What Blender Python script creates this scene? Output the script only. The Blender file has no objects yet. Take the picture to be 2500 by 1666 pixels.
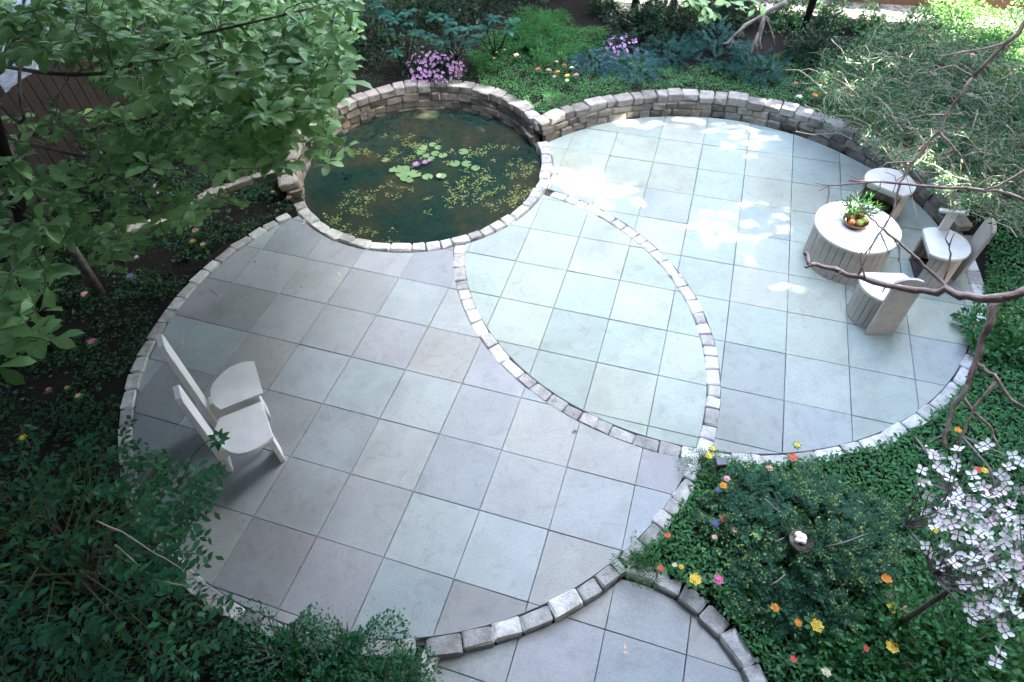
import bpy, bmesh, math, random
import numpy as np
from mathutils import Vector, Matrix

random.seed(7)
rng = np.random.default_rng(11)
C = bpy.context.scene.collection
R2 = math.radians

# ------------------------------------------------------------------ camera
FPX, PITCH, ROLL, CAMZ = 1546.97851, 0.863172718, -0.0414144871, 8.37202362 * 0.61
_f = np.array([0, math.cos(PITCH), -math.sin(PITCH)])
_r0 = np.array([1.0, 0, 0])
_u0 = np.cross(_r0, _f)
_r = math.cos(ROLL) * _r0 + math.sin(ROLL) * _u0
_u = -math.sin(ROLL) * _r0 + math.cos(ROLL) * _u0
CAM = np.array([0, 0, CAMZ])
cam_data = bpy.data.cameras.new('camera')
cam_data.sensor_width = 36.0
cam_data.lens = FPX / 2500 * 36
cam_data.clip_start = 0.05
cam_data.clip_end = 2000
cam = bpy.data.objects.new('camera', cam_data)
C.objects.link(cam)
cam.matrix_world = Matrix(((_r[0], _u[0], -_f[0], 0), (_r[1], _u[1], -_f[1], 0), (_r[2], _u[2], -_f[2], CAMZ), (0, 0, 0, 1)))
bpy.context.scene.camera = cam

# ------------------------------------------------------------------ sky, sun, exposure
SUN_EL, SUN_AZ = R2(41), R2(-4)          # azimuth from +x towards +y
S = np.array([math.cos(SUN_EL) * math.cos(SUN_AZ), math.cos(SUN_EL) * math.sin(SUN_AZ), math.sin(SUN_EL)])
world = bpy.data.worlds.new('World')
bpy.context.scene.world = world
world.use_nodes = True
wn = world.node_tree.nodes
sky = wn.new('ShaderNodeTexSky')
sky.sky_type = 'NISHITA'
sky.sun_disc = False
sky.sun_elevation = SUN_EL
sky.sun_rotation = math.pi / 2 - SUN_AZ
sky.air_density = 0.7
sky.dust_density = 4.6
sky.ozone_density = 0.0
world.node_tree.links.new(sky.outputs[0], wn['Background'].inputs[0])
wn['Background'].inputs[1].default_value = 0.15
sun_data = bpy.data.lights.new('sun', 'SUN')
sun_data.energy = 3.0
sun_data.angle = R2(0.6)
sun_data.color = (1.0, 0.95, 0.88)
sun = bpy.data.objects.new('sun', sun_data)
C.objects.link(sun)
sun.rotation_euler = Vector(S).to_track_quat('Z', 'Y').to_euler()
sun.location = (12, 4, 14)
vs = bpy.context.scene.view_settings
vs.view_transform = 'Standard'
vs.look = 'None'
vs.gamma = 1.0
vs.use_curve_mapping = False
vs.exposure = 5.48
bpy.context.scene.cycles.max_bounces = 6
bpy.context.scene.cycles.transparent_max_bounces = 8

# ------------------------------------------------------------------ helpers: pixels of the photograph (2500 wide) <-> world
def ray(px, py):
    d = _f + (px - 1250) / FPX * _r + (833 - py) / FPX * _u
    return d

def at(px, py, z=0.0):
    d = ray(px, py)
    return CAM + d * ((z - CAMZ) / d[2])

def atd(px, py, dist):
    d = ray(px, py)
    return CAM + d / np.linalg.norm(d) * dist

def to_px(P):
    d = np.asarray(P, float) - CAM
    z = d @ _f
    return np.stack([1250 + FPX * (d @ _r) / z, 833 - FPX * (d @ _u) / z], -1)

def in_poly(pts, poly):
    pts = np.asarray(pts); poly = np.asarray(poly, float)
    x, y = pts[:, 0], pts[:, 1]
    inside = np.zeros(len(pts), bool)
    j = len(poly) - 1
    for i in range(len(poly)):
        xi, yi = poly[i]; xj, yj = poly[j]
        c = ((yi > y) != (yj > y)) & (x < (xj - xi) * (y - yi) / (yj - yi + 1e-12) + xi)
        inside ^= c
        j = i
    return inside

def unit(v):
    v = np.asarray(v, float)
    return v / (np.linalg.norm(v, axis=-1, keepdims=True) + 1e-12)

# ------------------------------------------------------------------ helpers: objects
def tag(o, label=None, cat=None, group=None, kind=None):
    if label: o['label'] = label
    if cat: o['category'] = cat
    if group: o['group'] = group
    if kind: o['kind'] = kind
    return o

def empty(name, loc=(0, 0, 0), rz=0.0):
    o = bpy.data.objects.new(name, None)
    o.empty_display_size = 0.1
    C.objects.link(o)
    o.location = loc
    o.rotation_euler = (0, 0, rz)
    return o

def put(name, mesh, mat=None, parent=None, matrix=None, color=None):
    o = bpy.data.objects.new(name, mesh)
    C.objects.link(o)
    if mat is not None and len(mesh.materials) == 0:
        mesh.materials.append(mat)
    if parent is not None:
        o.parent = parent          # parents sit unrotated or the child is given in the parent's frame
    if matrix is not None:
        o.matrix_local = matrix
    if color is not None:
        o.color = (*color, 1)
    return o

def mesh_np(name, V, F, smooth=False):
    """V (n,3), F (m,k): one mesh of m faces with k corners each."""
    V = np.asarray(V, np.float32); F = np.asarray(F, np.int32)
    me = bpy.data.meshes.new(name)
    me.vertices.add(len(V)); me.vertices.foreach_set('co', V.ravel())
    m, k = F.shape
    me.loops.add(m * k); me.loops.foreach_set('vertex_index', F.ravel())
    me.polygons.add(m)
    me.polygons.foreach_set('loop_start', np.arange(0, m * k, k, dtype=np.int32))
    me.polygons.foreach_set('loop_total', np.full(m, k, np.int32))
    if smooth:
        me.polygons.foreach_set('use_smooth', np.ones(m, bool))
    me.update(calc_edges=True)
    return me

class MB:
    """collects tubes, boxes and prisms; build() gives ONE mesh"""
    def __init__(self): self.v = []; self.f = []
    def add(self, V, F):
        b = len(self.v)
        self.v += [tuple(map(float, p)) for p in V]
        self.f += [tuple(b + i for i in f) for f in F]
        return self
    def tube(self, pts, rad, n=6):
        pts = [np.asarray(p, float) for p in pts]
        m = len(pts)
        rad = rad if hasattr(rad, '__len__') else [rad] * m
        V = []; F = []
        ref = np.array([0.31, 0.17, 0.93])
        for i, p in enumerate(pts):
            t = pts[min(i + 1, m - 1)] - pts[max(i - 1, 0)]
            t = t / (np.linalg.norm(t) + 1e-9)
            a = np.cross(t, ref); a /= (np.linalg.norm(a) + 1e-9)
            b = np.cross(t, a)
            for k in range(n):
                an = 2 * math.pi * k / n
                V.append(p + rad[i] * (math.cos(an) * a + math.sin(an) * b))
        for i in range(m - 1):
            for k in range(n):
                k2 = (k + 1) % n
                F.append((i * n + k, i * n + k2, (i + 1) * n + k2, (i + 1) * n + k))
        F.append(tuple(range(n - 1, -1, -1)))
        F.append(tuple((m - 1) * n + k for k in range(n)))
        return self.add(V, F)
    def prism(self, poly, z0, z1, M=None, bevel=0.0):
        """vertical prism over a polygon (ccw); small bevel on the top edge"""
        n = len(poly)
        c = np.mean(np.array(poly), axis=0)
        V = [(x, y, z0) for x, y in poly] + [(x, y, z1 - bevel) for x, y in poly]
        F = [tuple(range(n - 1, -1, -1))]
        for i in range(n):
            j = (i + 1) % n
            F.append((i, j, n + j, n + i))
        if bevel > 0:
            P = np.array(poly, float)
            ins = []
            for i in range(n):
                e1 = P[i] - P[i - 1]; e2 = P[(i + 1) % n] - P[i]
                n1 = np.array([-e1[1], e1[0]]); n2 = np.array([-e2[1], e2[0]])
                n1 /= (np.linalg.norm(n1) + 1e-9); n2 /= (np.linalg.norm(n2) + 1e-9)
                b = n1 + n2
                b = b / max(0.5, (np.linalg.norm(b) ** 2) / 2)
                ins.append(P[i] + b * bevel)
            V += [(x, y, z1) for x, y in ins]
            for i in range(n):
                j = (i + 1) % n
                F.append((n + i, n + j, 2 * n + j, 2 * n + i))
            F.append(tuple(2 * n + i for i in range(n)))
        else:
            F.append(tuple(n + i for i in range(n)))
        if M is not None:
            V = [tuple(M @ Vector(v)) for v in V]
        return self.add(V, F)
    def box(self, x0, x1, y0, y1, z0, z1, bevel=0.004):
        return self.prism([(x0, y0), (x1, y0), (x1, y1), (x0, y1)], z0, z1, None, bevel)
    def mesh(self, name, smooth=False):
        me = bpy.data.meshes.new(name)
        me.from_pydata(self.v, [], self.f)
        if smooth:
            for p in me.polygons: p.use_smooth = True
        me.update()
        return me
    def build(self, name, mat, parent=None, smooth=False, color=None):
        return put(name, self.mesh(name, smooth), mat, parent, None, color)

# leaf templates: x along the leaf, y across, z up
LEAF4 = (np.array([[0, 0, 0], [.42, .25, .05], [.45, 0, -.01], [.42, -.25, .05], [1, 0, -.10]]),
         np.array([[0, 2, 1], [0, 3, 2], [1, 2, 4], [2, 3, 4]]))
NARROW = (np.array([[0, 0, 0], [.45, .09, .02], [.45, -.09, .02], [1, 0, -.06]]), np.array([[0, 2, 1], [1, 2, 3]]))
NEEDLE = (np.array([[0, .07, 0], [0, -.07, 0], [1, 0, 0]]), np.array([[0, 1, 2]]))
QUAD = (np.array([[0, .5, 0], [0, -.5, 0], [1, -.35, -.08], [1, .35, -.08]]), np.array([[0, 1, 2], [0, 2, 3]]))
OBOV = (np.array([[0, 0, 0], [.3, .09, .02], [.3, 0, 0], [.3, -.09, .02], [.62, .2, .035], [.62, 0, 0], [.62, -.2, .035],
                  [.85, .16, -.01], [.85, 0, -.04], [.85, -.16, -.01], [1, 0, -.1]]),
        np.array([[0, 2, 1], [0, 3, 2], [1, 2, 5], [1, 5, 4], [2, 3, 6], [2, 6, 5], [4, 5, 8], [4, 8, 7], [5, 6, 9], [5, 9, 8], [7, 8, 10], [8, 9, 10]]))

ELL = (np.array([[0, 0, 0], [.22, .15, .02], [.22, 0, 0], [.22, -.15, .02], [.5, .235, .03], [.5, 0, 0], [.5, -.235, .03], [.78, .13, .0], [.78, 0, -.03], [.78, -.13, 0], [1, 0, -.09]]), OBOV[1])

def leaf_arrays(P, A, N, Sz, T):
    TV, TF = T
    P = np.asarray(P, float); A = unit(A); N = np.asarray(N, float)
    B = unit(np.cross(N, A)); N = np.cross(A, B)
    Sz = np.broadcast_to(np.asarray(Sz, float), (len(P),))
    V = P[:, None, :] + Sz[:, None, None] * (TV[None, :, 0, None] * A[:, None, :] + TV[None, :, 1, None] * B[:, None, :] + TV[None, :, 2, None] * N[:, None, :])
    F = TF[None] + (np.arange(len(P)) * len(TV))[:, None, None]
    return V.reshape(-1, 3), F.reshape(-1, TF.shape[1])

def leaf_mesh(name, P, A, N, Sz, T, smooth=True):
    V, F = leaf_arrays(P, A, N, Sz, T)
    return mesh_np(name, V, F, smooth)

def leaf_matrix(P, A, N, s):
    A = unit(A); B = unit(np.cross(N, A)); N = np.cross(A, B)
    return Matrix(((A[0] * s, B[0] * s, N[0] * s, P[0]), (A[1] * s, B[1] * s, N[1] * s, P[1]), (A[2] * s, B[2] * s, N[2] * s, P[2]), (0, 0, 0, 1)))

def rand_dirs(n, up=0.0, spread=1.0):
    v = rng.normal(size=(n, 3)) * spread
    v[:, 2] += up
    return unit(v)

def flat_dirs(n, tilt=0.4):
    a = rng.uniform(0, 2 * math.pi, n)
    return unit(np.stack([np.cos(a), np.sin(a), rng.normal(0, tilt, n)], -1))

def up_normals(n, jit=0.45):
    v = rng.normal(size=(n, 3)) * jit
    v[:, 2] += 1
    return unit(v)

# ------------------------------------------------------------------ materials
def new_mat(name):
    m = bpy.data.materials.new(name)
    m.use_nodes = True
    nt = m.node_tree
    b = nt.nodes['Principled BSDF']
    return m, nt, b

def N_(nt, kind, **kw):
    n = nt.nodes.new(kind)
    for k, v in kw.items(): setattr(n, k, v)
    return n

def noise(nt, scale, detail=4, rough=0.6, coord='Object', dist=0.0):
    tc = N_(nt, 'ShaderNodeTexCoord') if coord != 'World' else N_(nt, 'ShaderNodeNewGeometry')
    n = N_(nt, 'ShaderNodeTexNoise')
    n.inputs['Scale'].default_value = scale
    n.inputs['Detail'].default_value = detail
    n.inputs['Roughness'].default_value = rough
    n.inputs['Distortion'].default_value = dist
    nt.links.new(tc.outputs['Position' if coord == 'World' else coord], n.inputs['Vector'])
    return n

def ramp(nt, fac, stops):
    r = N_(nt, 'ShaderNodeValToRGB')
    el = r.color_ramp.elements
    while len(el) < len(stops): el.new(0.5)
    for e, (p, c) in zip(el, stops):
        e.position = p; e.color = (*c, 1) if len(c) == 3 else c
    nt.links.new(fac, r.inputs[0])
    return r

def mixc(nt, a, b, fac, mode='MIX'):
    n = N_(nt, 'ShaderNodeMix', data_type='RGBA', blend_type=mode)
    n.clamp_result = False
    for sock, v in ((n.inputs[0], fac), (n.inputs[6], a), (n.inputs[7], b)):
        if hasattr(v, 'is_linked'): nt.links.new(v, sock)
        elif isinstance(v, (int, float)): sock.default_value = v
        else: sock.default_value = (*v, 1)
    return n.outputs[2]

def bump(nt, b, height, strength=0.3, dist=0.01):
    n = N_(nt, 'ShaderNodeBump')
    n.inputs['Strength'].default_value = strength
    n.inputs['Distance'].default_value = dist
    nt.links.new(height, n.inputs['Height'])
    nt.links.new(n.outputs[0], b.inputs['Normal'])

def simple(name, c1, c2, scale=8, rough=0.8, bstr=0.3, bscale=None, bdist=0.006, coord='Object', spec=0.3):
    m, nt, b = new_mat(name)
    n = noise(nt, scale, 6, 0.65, coord)
    r = ramp(nt, n.outputs[0], [(0.32, c1), (0.68, c2)])
    nt.links.new(r.outputs[0], b.inputs['Base Color'])
    b.inputs['Roughness'].default_value = rough
    b.inputs['Specular IOR Level'].default_value = spec
    n2 = noise(nt, bscale or scale * 5, 5, 0.7, coord)
    bump(nt, b, n2.outputs[0], bstr, bdist)
    return m

def leaf_mat(name, cols, rough=0.45, trans=0.25, spec=0.4):
    rough = max(rough, .5) if name != 'whorl_leaf' else .4; spec = min(spec, .22) if name != 'whorl_leaf' else .4
    m, nt, b = new_mat(name)
    g = N_(nt, 'ShaderNodeNewGeometry')
    oi = N_(nt, 'ShaderNodeObjectInfo')
    ad = N_(nt, 'ShaderNodeMath', operation='ADD')
    nt.links.new(g.outputs['Random Per Island'], ad.inputs[0]); nt.links.new(oi.outputs['Random'], ad.inputs[1])
    fr = N_(nt, 'ShaderNodeMath', operation='FRACT')
    nt.links.new(ad.outputs[0], fr.inputs[0])
    if not name.startswith('petal') and name not in ('yew_tips', 'pond_weed', 'lily_pad', 'whorl_leaf', 'shrub_leaf_dark', 'blue_spruce', 'dark_spruce'): cols = [(c0 * .56, c1 * .80, c2 * .82) for c0, c1, c2 in cols]
    k = len(cols)
    r = ramp(nt, fr.outputs[0], [(i / max(1, k - 1), c) for i, c in enumerate(cols)])
    nt.links.new(r.outputs[0], b.inputs['Base Color'])
    b.inputs['Roughness'].default_value = rough
    b.inputs['Specular IOR Level'].default_value = spec
    t = N_(nt, 'ShaderNodeBsdfTranslucent')
    tc = mixc(nt, r.outputs[0], (0.5, 0.75, 0.12), 0.18)
    nt.links.new(tc, t.inputs[0])
    mx = N_(nt, 'ShaderNodeMixShader')
    mx.inputs[0].default_value = trans
    nt.links.new(b.outputs[0], mx.inputs[1]); nt.links.new(t.outputs[0], mx.inputs[2])
    nt.links.new(mx.outputs[0], nt.nodes['Material Output'].inputs[0])
    return m

M = {}
# bluestone paving: the slab's own colour comes from the object
m, nt, b = new_mat('bluestone'); M['tile'] = m
oi = N_(nt, 'ShaderNodeObjectInfo')
n1 = noise(nt, 2.2, 6, 0.62, 'World', 0.6)
n2 = noise(nt, 75, 4, 0.75, 'World')
n3 = noise(nt, 6.0, 7, 0.7, 'World', 1.4)
v1 = ramp(nt, n1.outputs[0], [(0.28, (0.90, 0.905, 0.91)), (0.72, (1.08, 1.075, 1.07))])
v2 = ramp(nt, n2.outputs[0], [(0.3, (0.84, 0.84, 0.84)), (0.7, (1.16, 1.16, 1.16))])
v3 = ramp(nt, n3.outputs[0], [(0.36, (0.90, 0.885, 0.87)), (0.45, (1.0, 1.0, 1.0)), (0.72, (1.03, 1.035, 1.03))])
c = mixc(nt, oi.outputs['Color'], v1.outputs[0], 1.0, 'MULTIPLY')
c = mixc(nt, c, v2.outputs[0], 1.0, 'MULTIPLY')
c = mixc(nt, c, v3.outputs[0], 1.0, 'MULTIPLY')
n5 = noise(nt, 0.9, 3, 0.55, 'World', 2.2)          # cleft lines
v5 = ramp(nt, n5.outputs[0], [(0.485, (1, 1, 1)), (0.50, (0.86, 0.85, 0.84)), (0.515, (1, 1, 1))])
c = mixc(nt, c, v5.outputs[0], 0.4, 'MULTIPLY')
n6 = noise(nt, 0.55, 5, 0.6, 'World', 0.5)          # broad stains
v6 = ramp(nt, n6.outputs[0], [(0.36, (0.80, 0.785, 0.77)), (0.52, (1.0, 1.0, 1.0))])
c = mixc(nt, c, v6.outputs[0], 0.8, 'MULTIPLY')
nt.links.new(c, b.inputs['Base Color'])
b.inputs['Roughness'].default_value = 0.62
b.inputs['Specular IOR Level'].default_value = 0.35
ad = N_(nt, 'ShaderNodeMath', operation='ADD')
nt.links.new(n2.outputs[0], ad.inputs[0]); nt.links.new(n3.outputs[0], ad.inputs[1])
bump(nt, b, ad.outputs[0], 0.4, 0.006)

def stone_mat(name, cols, rough=0.85):
    m, nt, b = new_mat(name)
    oi = N_(nt, 'ShaderNodeObjectInfo')
    r0 = ramp(nt, oi.outputs['Random'], [(i / (len(cols) - 1), c) for i, c in enumerate(cols)])
    n1 = noise(nt, 9, 6, 0.7, 'World')
    n2 = noise(nt, 70, 3, 0.7, 'World')
    n3 = noise(nt, 22, 5, 0.6, 'World', 0.8)
    v1 = ramp(nt, n1.outputs[0], [(0.3, (0.62, 0.60, 0.58)), (0.7, (1.3, 1.3, 1.28))])
    v2 = ramp(nt, n2.outputs[0], [(0.3, (0.82, 0.82, 0.82)), (0.7, (1.18, 1.18, 1.18))])
    v3 = ramp(nt, n3.outputs[0], [(0.60, (1, 1, 1)), (0.72, (0.55, 0.60, 0.52))])
    c = mixc(nt, r0.outputs[0], v1.outputs[0], 1.0, 'MULTIPLY')
    c = mixc(nt, c, v2.outputs[0], 1.0, 'MULTIPLY')
    c = mixc(nt, c, v3.outputs[0], 0.7, 'MULTIPLY')
    nt.links.new(c, b.inputs['Base Color'])
    b.inputs['Roughness'].default_value = rough
    b.inputs['Specular IOR Level'].default_value = 0.25
    ad = N_(nt, 'ShaderNodeMath', operation='ADD')
    nt.links.new(n1.outputs[0], ad.inputs[0]); nt.links.new(n2.outputs[0], ad.inputs[1])
    bump(nt, b, ad.outputs[0], 0.55, 0.014)
    return m

M['wallstone'] = stone_mat('wall_stone', [(.16, .148, .122), (.22, .208, .18), (.12, .113, .10), (.24, .21, .165), (.25, .243, .225)])
M['capstone'] = stone_mat('cap_stone', [(.22, .21, .185), (.31, .30, .275), (.16, .155, .14), (.36, .355, .33)])
M['kerb'] = stone_mat('granite_sett', [(.34, .352, .34), (.50, .52, .50), (.26, .27, .262), (.62, .645, .615), (.43, .445, .43)])
M['sand'] = simple('joint_sand', (.05, .045, .04), (.10, .09, .08), 30, 0.95)
M['soil'] = simple('soil', (.004, .0035, .003), (.012, .010, .007), 12, 0.95, 0.8, 60, 0.03, 'World')
M['gravel'] = simple('pale_gravel', (.07, .068, .064), (.26, .25, .24), 9, 0.9, 0.8, 60, 0.02, 'World')
M['white'] = simple('white_paint', (.66, .675, .67), (.76, .775, .765), 5, 0.5, 0.12, 60, 0.003)
M['cream'] = simple('weathered_white_boards', (.60, .585, .525), (.73, .715, .65), 6, 0.55, 0.2, 70, 0.003)
M['shade_boards'] = simple('pale_boards_in_shade', (.40, .365, .315), (.52, .48, .42), 6, 0.7, 0.3, 70, 0.003)  # same boards as the tops; shade of upright faces put into the colour
M['inner'] = simple('dark_inside_boards', (.05, .045, .04), (.09, .08, .07), 6, 0.8)
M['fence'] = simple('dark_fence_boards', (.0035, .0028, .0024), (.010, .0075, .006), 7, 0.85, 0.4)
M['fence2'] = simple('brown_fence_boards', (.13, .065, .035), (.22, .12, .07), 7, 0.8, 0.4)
M['bark'] = simple('grey_bark', (.07, .06, .05), (.17, .15, .13), 22, 0.9, 0.8, 50, 0.01)
M['darkbark'] = simple('dark_bark', (.009, .008, .007), (.022, .019, .017), 22, 0.9, 0.8, 50, 0.01)
M['redbark'] = simple('red_brown_bark', (.21, .15, .125), (.44, .335, .29), 24, 0.65, 0.8, 70, 0.008)
M['twig'] = simple('tan_twig', (.27, .205, .15), (.44, .37, .28), 20, 0.8, 0.3)
M['greytwig'] = simple('grey_twig', (.13, .12, .11), (.27, .25, .235), 20, 0.85, 0.5)
M['greenstem'] = simple('green_stem', (.06, .10, .03), (.16, .18, .07), 15, 0.7, 0.2)
M['lamp'] = simple('grey_metal', (.06, .07, .085), (.09, .10, .12), 10, 0.4, 0.05)
M['black'] = simple('black_metal', (.012, .012, .012), (.02, .02, .02), 10, 0.5, 0.05)
M['iron'] = simple('grey_green_iron', (.05, .09, .10), (.10, .15, .16), 20, 0.6, 0.2)
M['bowl'] = simple('glazed_terracotta', (.17, .06, .03), (.28, .11, .06), 14, 0.22, 0.05, spec=0.6)
M['egg'] = simple('egg_shell', (.82, .76, .70), (.90, .87, .82), 20, 0.5, 0.05)
M['nest'] = simple('nest_straw', (.07, .062, .05), (.17, .155, .13), 30, 0.9, 0.5)
M['orangefruit'] = simple('orange_fruit', (.55, .20, .07), (.68, .30, .14), 9, 0.4, 0.15)
M['greenfruit'] = simple('green_fruit', (.34, .44, .09), (.50, .55, .16), 9, 0.32, 0.05)
M['deadleaf'] = simple('dead_leaf', (.10, .08, .07), (.20, .16, .13), 20, 0.8)

# foliage palettes
M['oak'] = leaf_mat('whorl_leaf', [(.075, .19, .07), (.16, .35, .13), (.30, .52, .22), (.11, .25, .11), (.24, .45, .16), (.14, .30, .09)], 0.42, 0.28, 0.45)
M['lowleft'] = leaf_mat('shrub_leaf_dark', [(.010, .075, .036), (.015, .12, .052), (.03, .16, .065), (.013, .095, .055)], 0.5, 0.2)
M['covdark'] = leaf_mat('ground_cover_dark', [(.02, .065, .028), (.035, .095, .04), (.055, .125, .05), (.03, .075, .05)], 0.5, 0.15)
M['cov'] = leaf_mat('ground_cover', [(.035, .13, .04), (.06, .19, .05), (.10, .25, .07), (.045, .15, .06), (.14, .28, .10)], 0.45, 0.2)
M['covfine'] = leaf_mat('fine_ground_cover', [(.04, .14, .045), (.07, .20, .06), (.12, .26, .08), (.19, .31, .12)], 0.5, 0.2)
M['yew'] = leaf_mat('yew_needles', [(.010, .062, .034), (.018, .088, .044), (.034, .125, .052)], 0.5, 0.1)
M['yewtip'] = leaf_mat('yew_tips', [(.14, .25, .07), (.24, .36, .12), (.10, .20, .06)], 0.5, 0.2)
M['spruce'] = leaf_mat('blue_spruce', [(.04, .12, .13), (.065, .17, .18), (.10, .22, .24)], 0.5, 0.1)
M['spruce2'] = leaf_mat('dark_spruce', [(.018, .08, .072), (.035, .125, .11), (.06, .18, .165)], 0.5, 0.1)
M['moss'] = leaf_mat('bright_fine_foliage', [(.025, .13, .03), (.04, .18, .04), (.06, .22, .05), (.02, .10, .03)], 0.5, 0.25)
M['rhod'] = leaf_mat('rhododendron_leaf', [(.012, .055, .042), (.018, .07, .06), (.026, .085, .07), (.02, .08, .04)], 0.5, 0.1, 0.22)
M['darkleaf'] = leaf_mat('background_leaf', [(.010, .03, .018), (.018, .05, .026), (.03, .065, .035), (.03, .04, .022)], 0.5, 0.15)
M['sunleaf'] = leaf_mat('yellow_green_leaf', [(.10, .20, .05), (.15, .27, .07), (.20, .32, .09)], 0.45, 0.35)
M['twigleaf'] = leaf_mat('twiggy_shrub_leaf', [(.035, .11, .04), (.06, .15, .055), (.10, .20, .075)], 0.5, 0.2)
M['azleaf'] = leaf_mat('azalea_leaf', [(.012, .035, .022), (.02, .05, .03), (.03, .07, .05)], 0.5, 0.1)
M['lily'] = leaf_mat('lily_pad', [(.13, .24, .10), (.19, .30, .14), (.15, .26, .12)], 0.4, 0.1)
M['weed'] = leaf_mat('pond_weed', [(.09, .13, .04), (.16, .21, .06), (.24, .27, .09), (.08, .11, .045)], 0.5, 0.1)
M['herb'] = leaf_mat('herb_leaf', [(.03, .10, .03), (.06, .15, .04), (.10, .20, .06)], 0.45, 0.2)
M['shade'] = leaf_mat('tall_tree_leaf', [(.04, .09, .03), (.07, .13, .04)], 0.5, 0.15)

def petal_mat(name, c1, c2):
    M[name] = leaf_mat(name, [c1, c2, c1], 0.5, 0.2, 0.2)
for nm, a, b_ in [('petal_white', (.82, .79, .78), (.86, .83, .83)), ('petal_pink', (.75, .30, .36), (.85, .45, .48)),
                  ('petal_red', (.62, .09, .07), (.75, .16, .11)), ('petal_orange', (.78, .26, .04), (.85, .36, .07)),
                  ('petal_yellow', (.80, .56, .06), (.85, .66, .12)), ('petal_magenta', (.62, .12, .30), (.75, .22, .42)),
                  ('petal_lilac', (.48, .26, .52), (.62, .40, .66)), ('petal_blue', (.10, .10, .32), (.18, .16, .42)),
                  ('petal_salmon', (.82, .42, .28), (.86, .55, .38)), ('petal_cream', (.80, .72, .42), (.86, .80, .55)),
                  ('petal_blush', (.80, .62, .67), (.84, .74, .76))]:
    petal_mat(nm, a, b_)

# water: murky, still, reflecting
m, nt, b = new_mat('pond_water'); M['water'] = m
n1 = noise(nt, 1.1, 8, 0.68, 'World', 0.4)
n2 = noise(nt, 14, 4, 0.7, 'World')
r1 = ramp(nt, n1.outputs[0], [(0.30, (.007, .026, .023)), (0.46, (.013, .030, .023)), (0.60, (.030, .034, .022)), (0.76, (.058, .052, .036))])
v2 = ramp(nt, n2.outputs[0], [(0.3, (0.7, 0.7, 0.7)), (0.7, (1.3, 1.3, 1.3))])
nt.links.new(mixc(nt, r1.outputs[0], v2.outputs[0], 1.0, 'MULTIPLY'), b.inputs['Base Color'])
b.inputs['Roughness'].default_value = 0.06
b.inputs['IOR'].default_value = 1.33
n4 = noise(nt, 9, 2, 0.5, 'World')
bump(nt, b, n4.outputs[0], 0.06, 0.01)

# ------------------------------------------------------------------ layout of the garden (metres)
T = 0.61
CL, RL = np.array([-0.9272, 4.3481]), 2.9158      # the near left circle
CR, RR = np.array([2.3680, 5.7920]), 2.9042       # the far right circle
CP, RP = np.array([-1.1651, 7.6823]), 1.8318      # the pond, outer edge of its coping
CT, RT = np.array([0.570, 0.798]), 1.073          # the low landing
KW = 0.125                                        # kerb width
TZ = -0.075                                        # landing level
stadium = [(-0.86, -1.2), (CT[0] + RT, -1.2)] + [(CT[0] + RT * math.cos(a), CT[1] + RT * math.sin(a)) for a in np.linspace(0, math.pi / 2, 24)] + \
          [(-0.74, 1.871)]

def hyp(x, y, c): return np.hypot(np.asarray(x) - c[0], np.asarray(y) - c[1])
def sstep(t): t = np.clip(t, 0, 1); return t * t * (3 - 2 * t)

LOWX = np.array([-9.0, -6.0, -4.78, -4.21, -3.74, -3.09, -2.75])
LOWY = np.array([6.2, 6.1, 6.28, 6.60, 7.14, 7.5, 7.25])
def elev(x, y):
    x = np.asarray(x, float); y = np.asarray(y, float)
    th = np.degrees(np.arctan2(y - CR[1], x - CR[0]))
    e_r = sstep((th + 12) / 22) * (th > -60)
    e_m = (y > 7.0).astype(float)
    e_l = (y > np.interp(x, LOWX, LOWY)).astype(float) * 0.75
    return np.where(x < -2.75, e_l, np.where(x < 0.6, e_m, e_r))

def terr(x, y):
    x = np.asarray(x, float); y = np.asarray(y, float)
    z = elev(x, y) * (0.23 + 0.035 * np.clip(y - 8.5, 0, 5)) + 0.01
    z = np.where((hyp(x, y, CR) < RR + .09) | (hyp(x, y, CL) < RL + .08), -0.09, z)
    ins = in_poly(np.stack([x.ravel(), y.ravel()], -1), stadium).reshape(x.shape) | ((hyp(x, y, CT) < RT + .09) & (x > CT[0] - .1)) | ((x > CT[0]) & (x < CT[0] + RT + .09) & (y < CT[1]) & (y > -1.2))
    z = np.where(ins & (hyp(x, y, CL) > RL - .05), TZ - 0.09, z)
    z = np.where(hyp(x, y, CP) < RP - .07, -0.7, z)
    return z

def paved(x, y, m=0.0):
    x = np.asarray(x, float); y = np.asarray(y, float)
    return ((hyp(x, y, CR) < RR + KW + m) | (hyp(x, y, CL) < RL + KW + m) | (hyp(x, y, CP) < RP + .03 + m)
            | in_poly(np.stack([x, y], -1), [(a, b_) for a, b_ in stadium]) | (hyp(x, y, CT) < RT + KW + .02 + m))

def in_view(P, mx=60):
    q = to_px(P)
    return (q[:, 0] > -mx) & (q[:, 0] < 2500 + mx) & (q[:, 1] > -mx) & (q[:, 1] < 1666 + mx)

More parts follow.
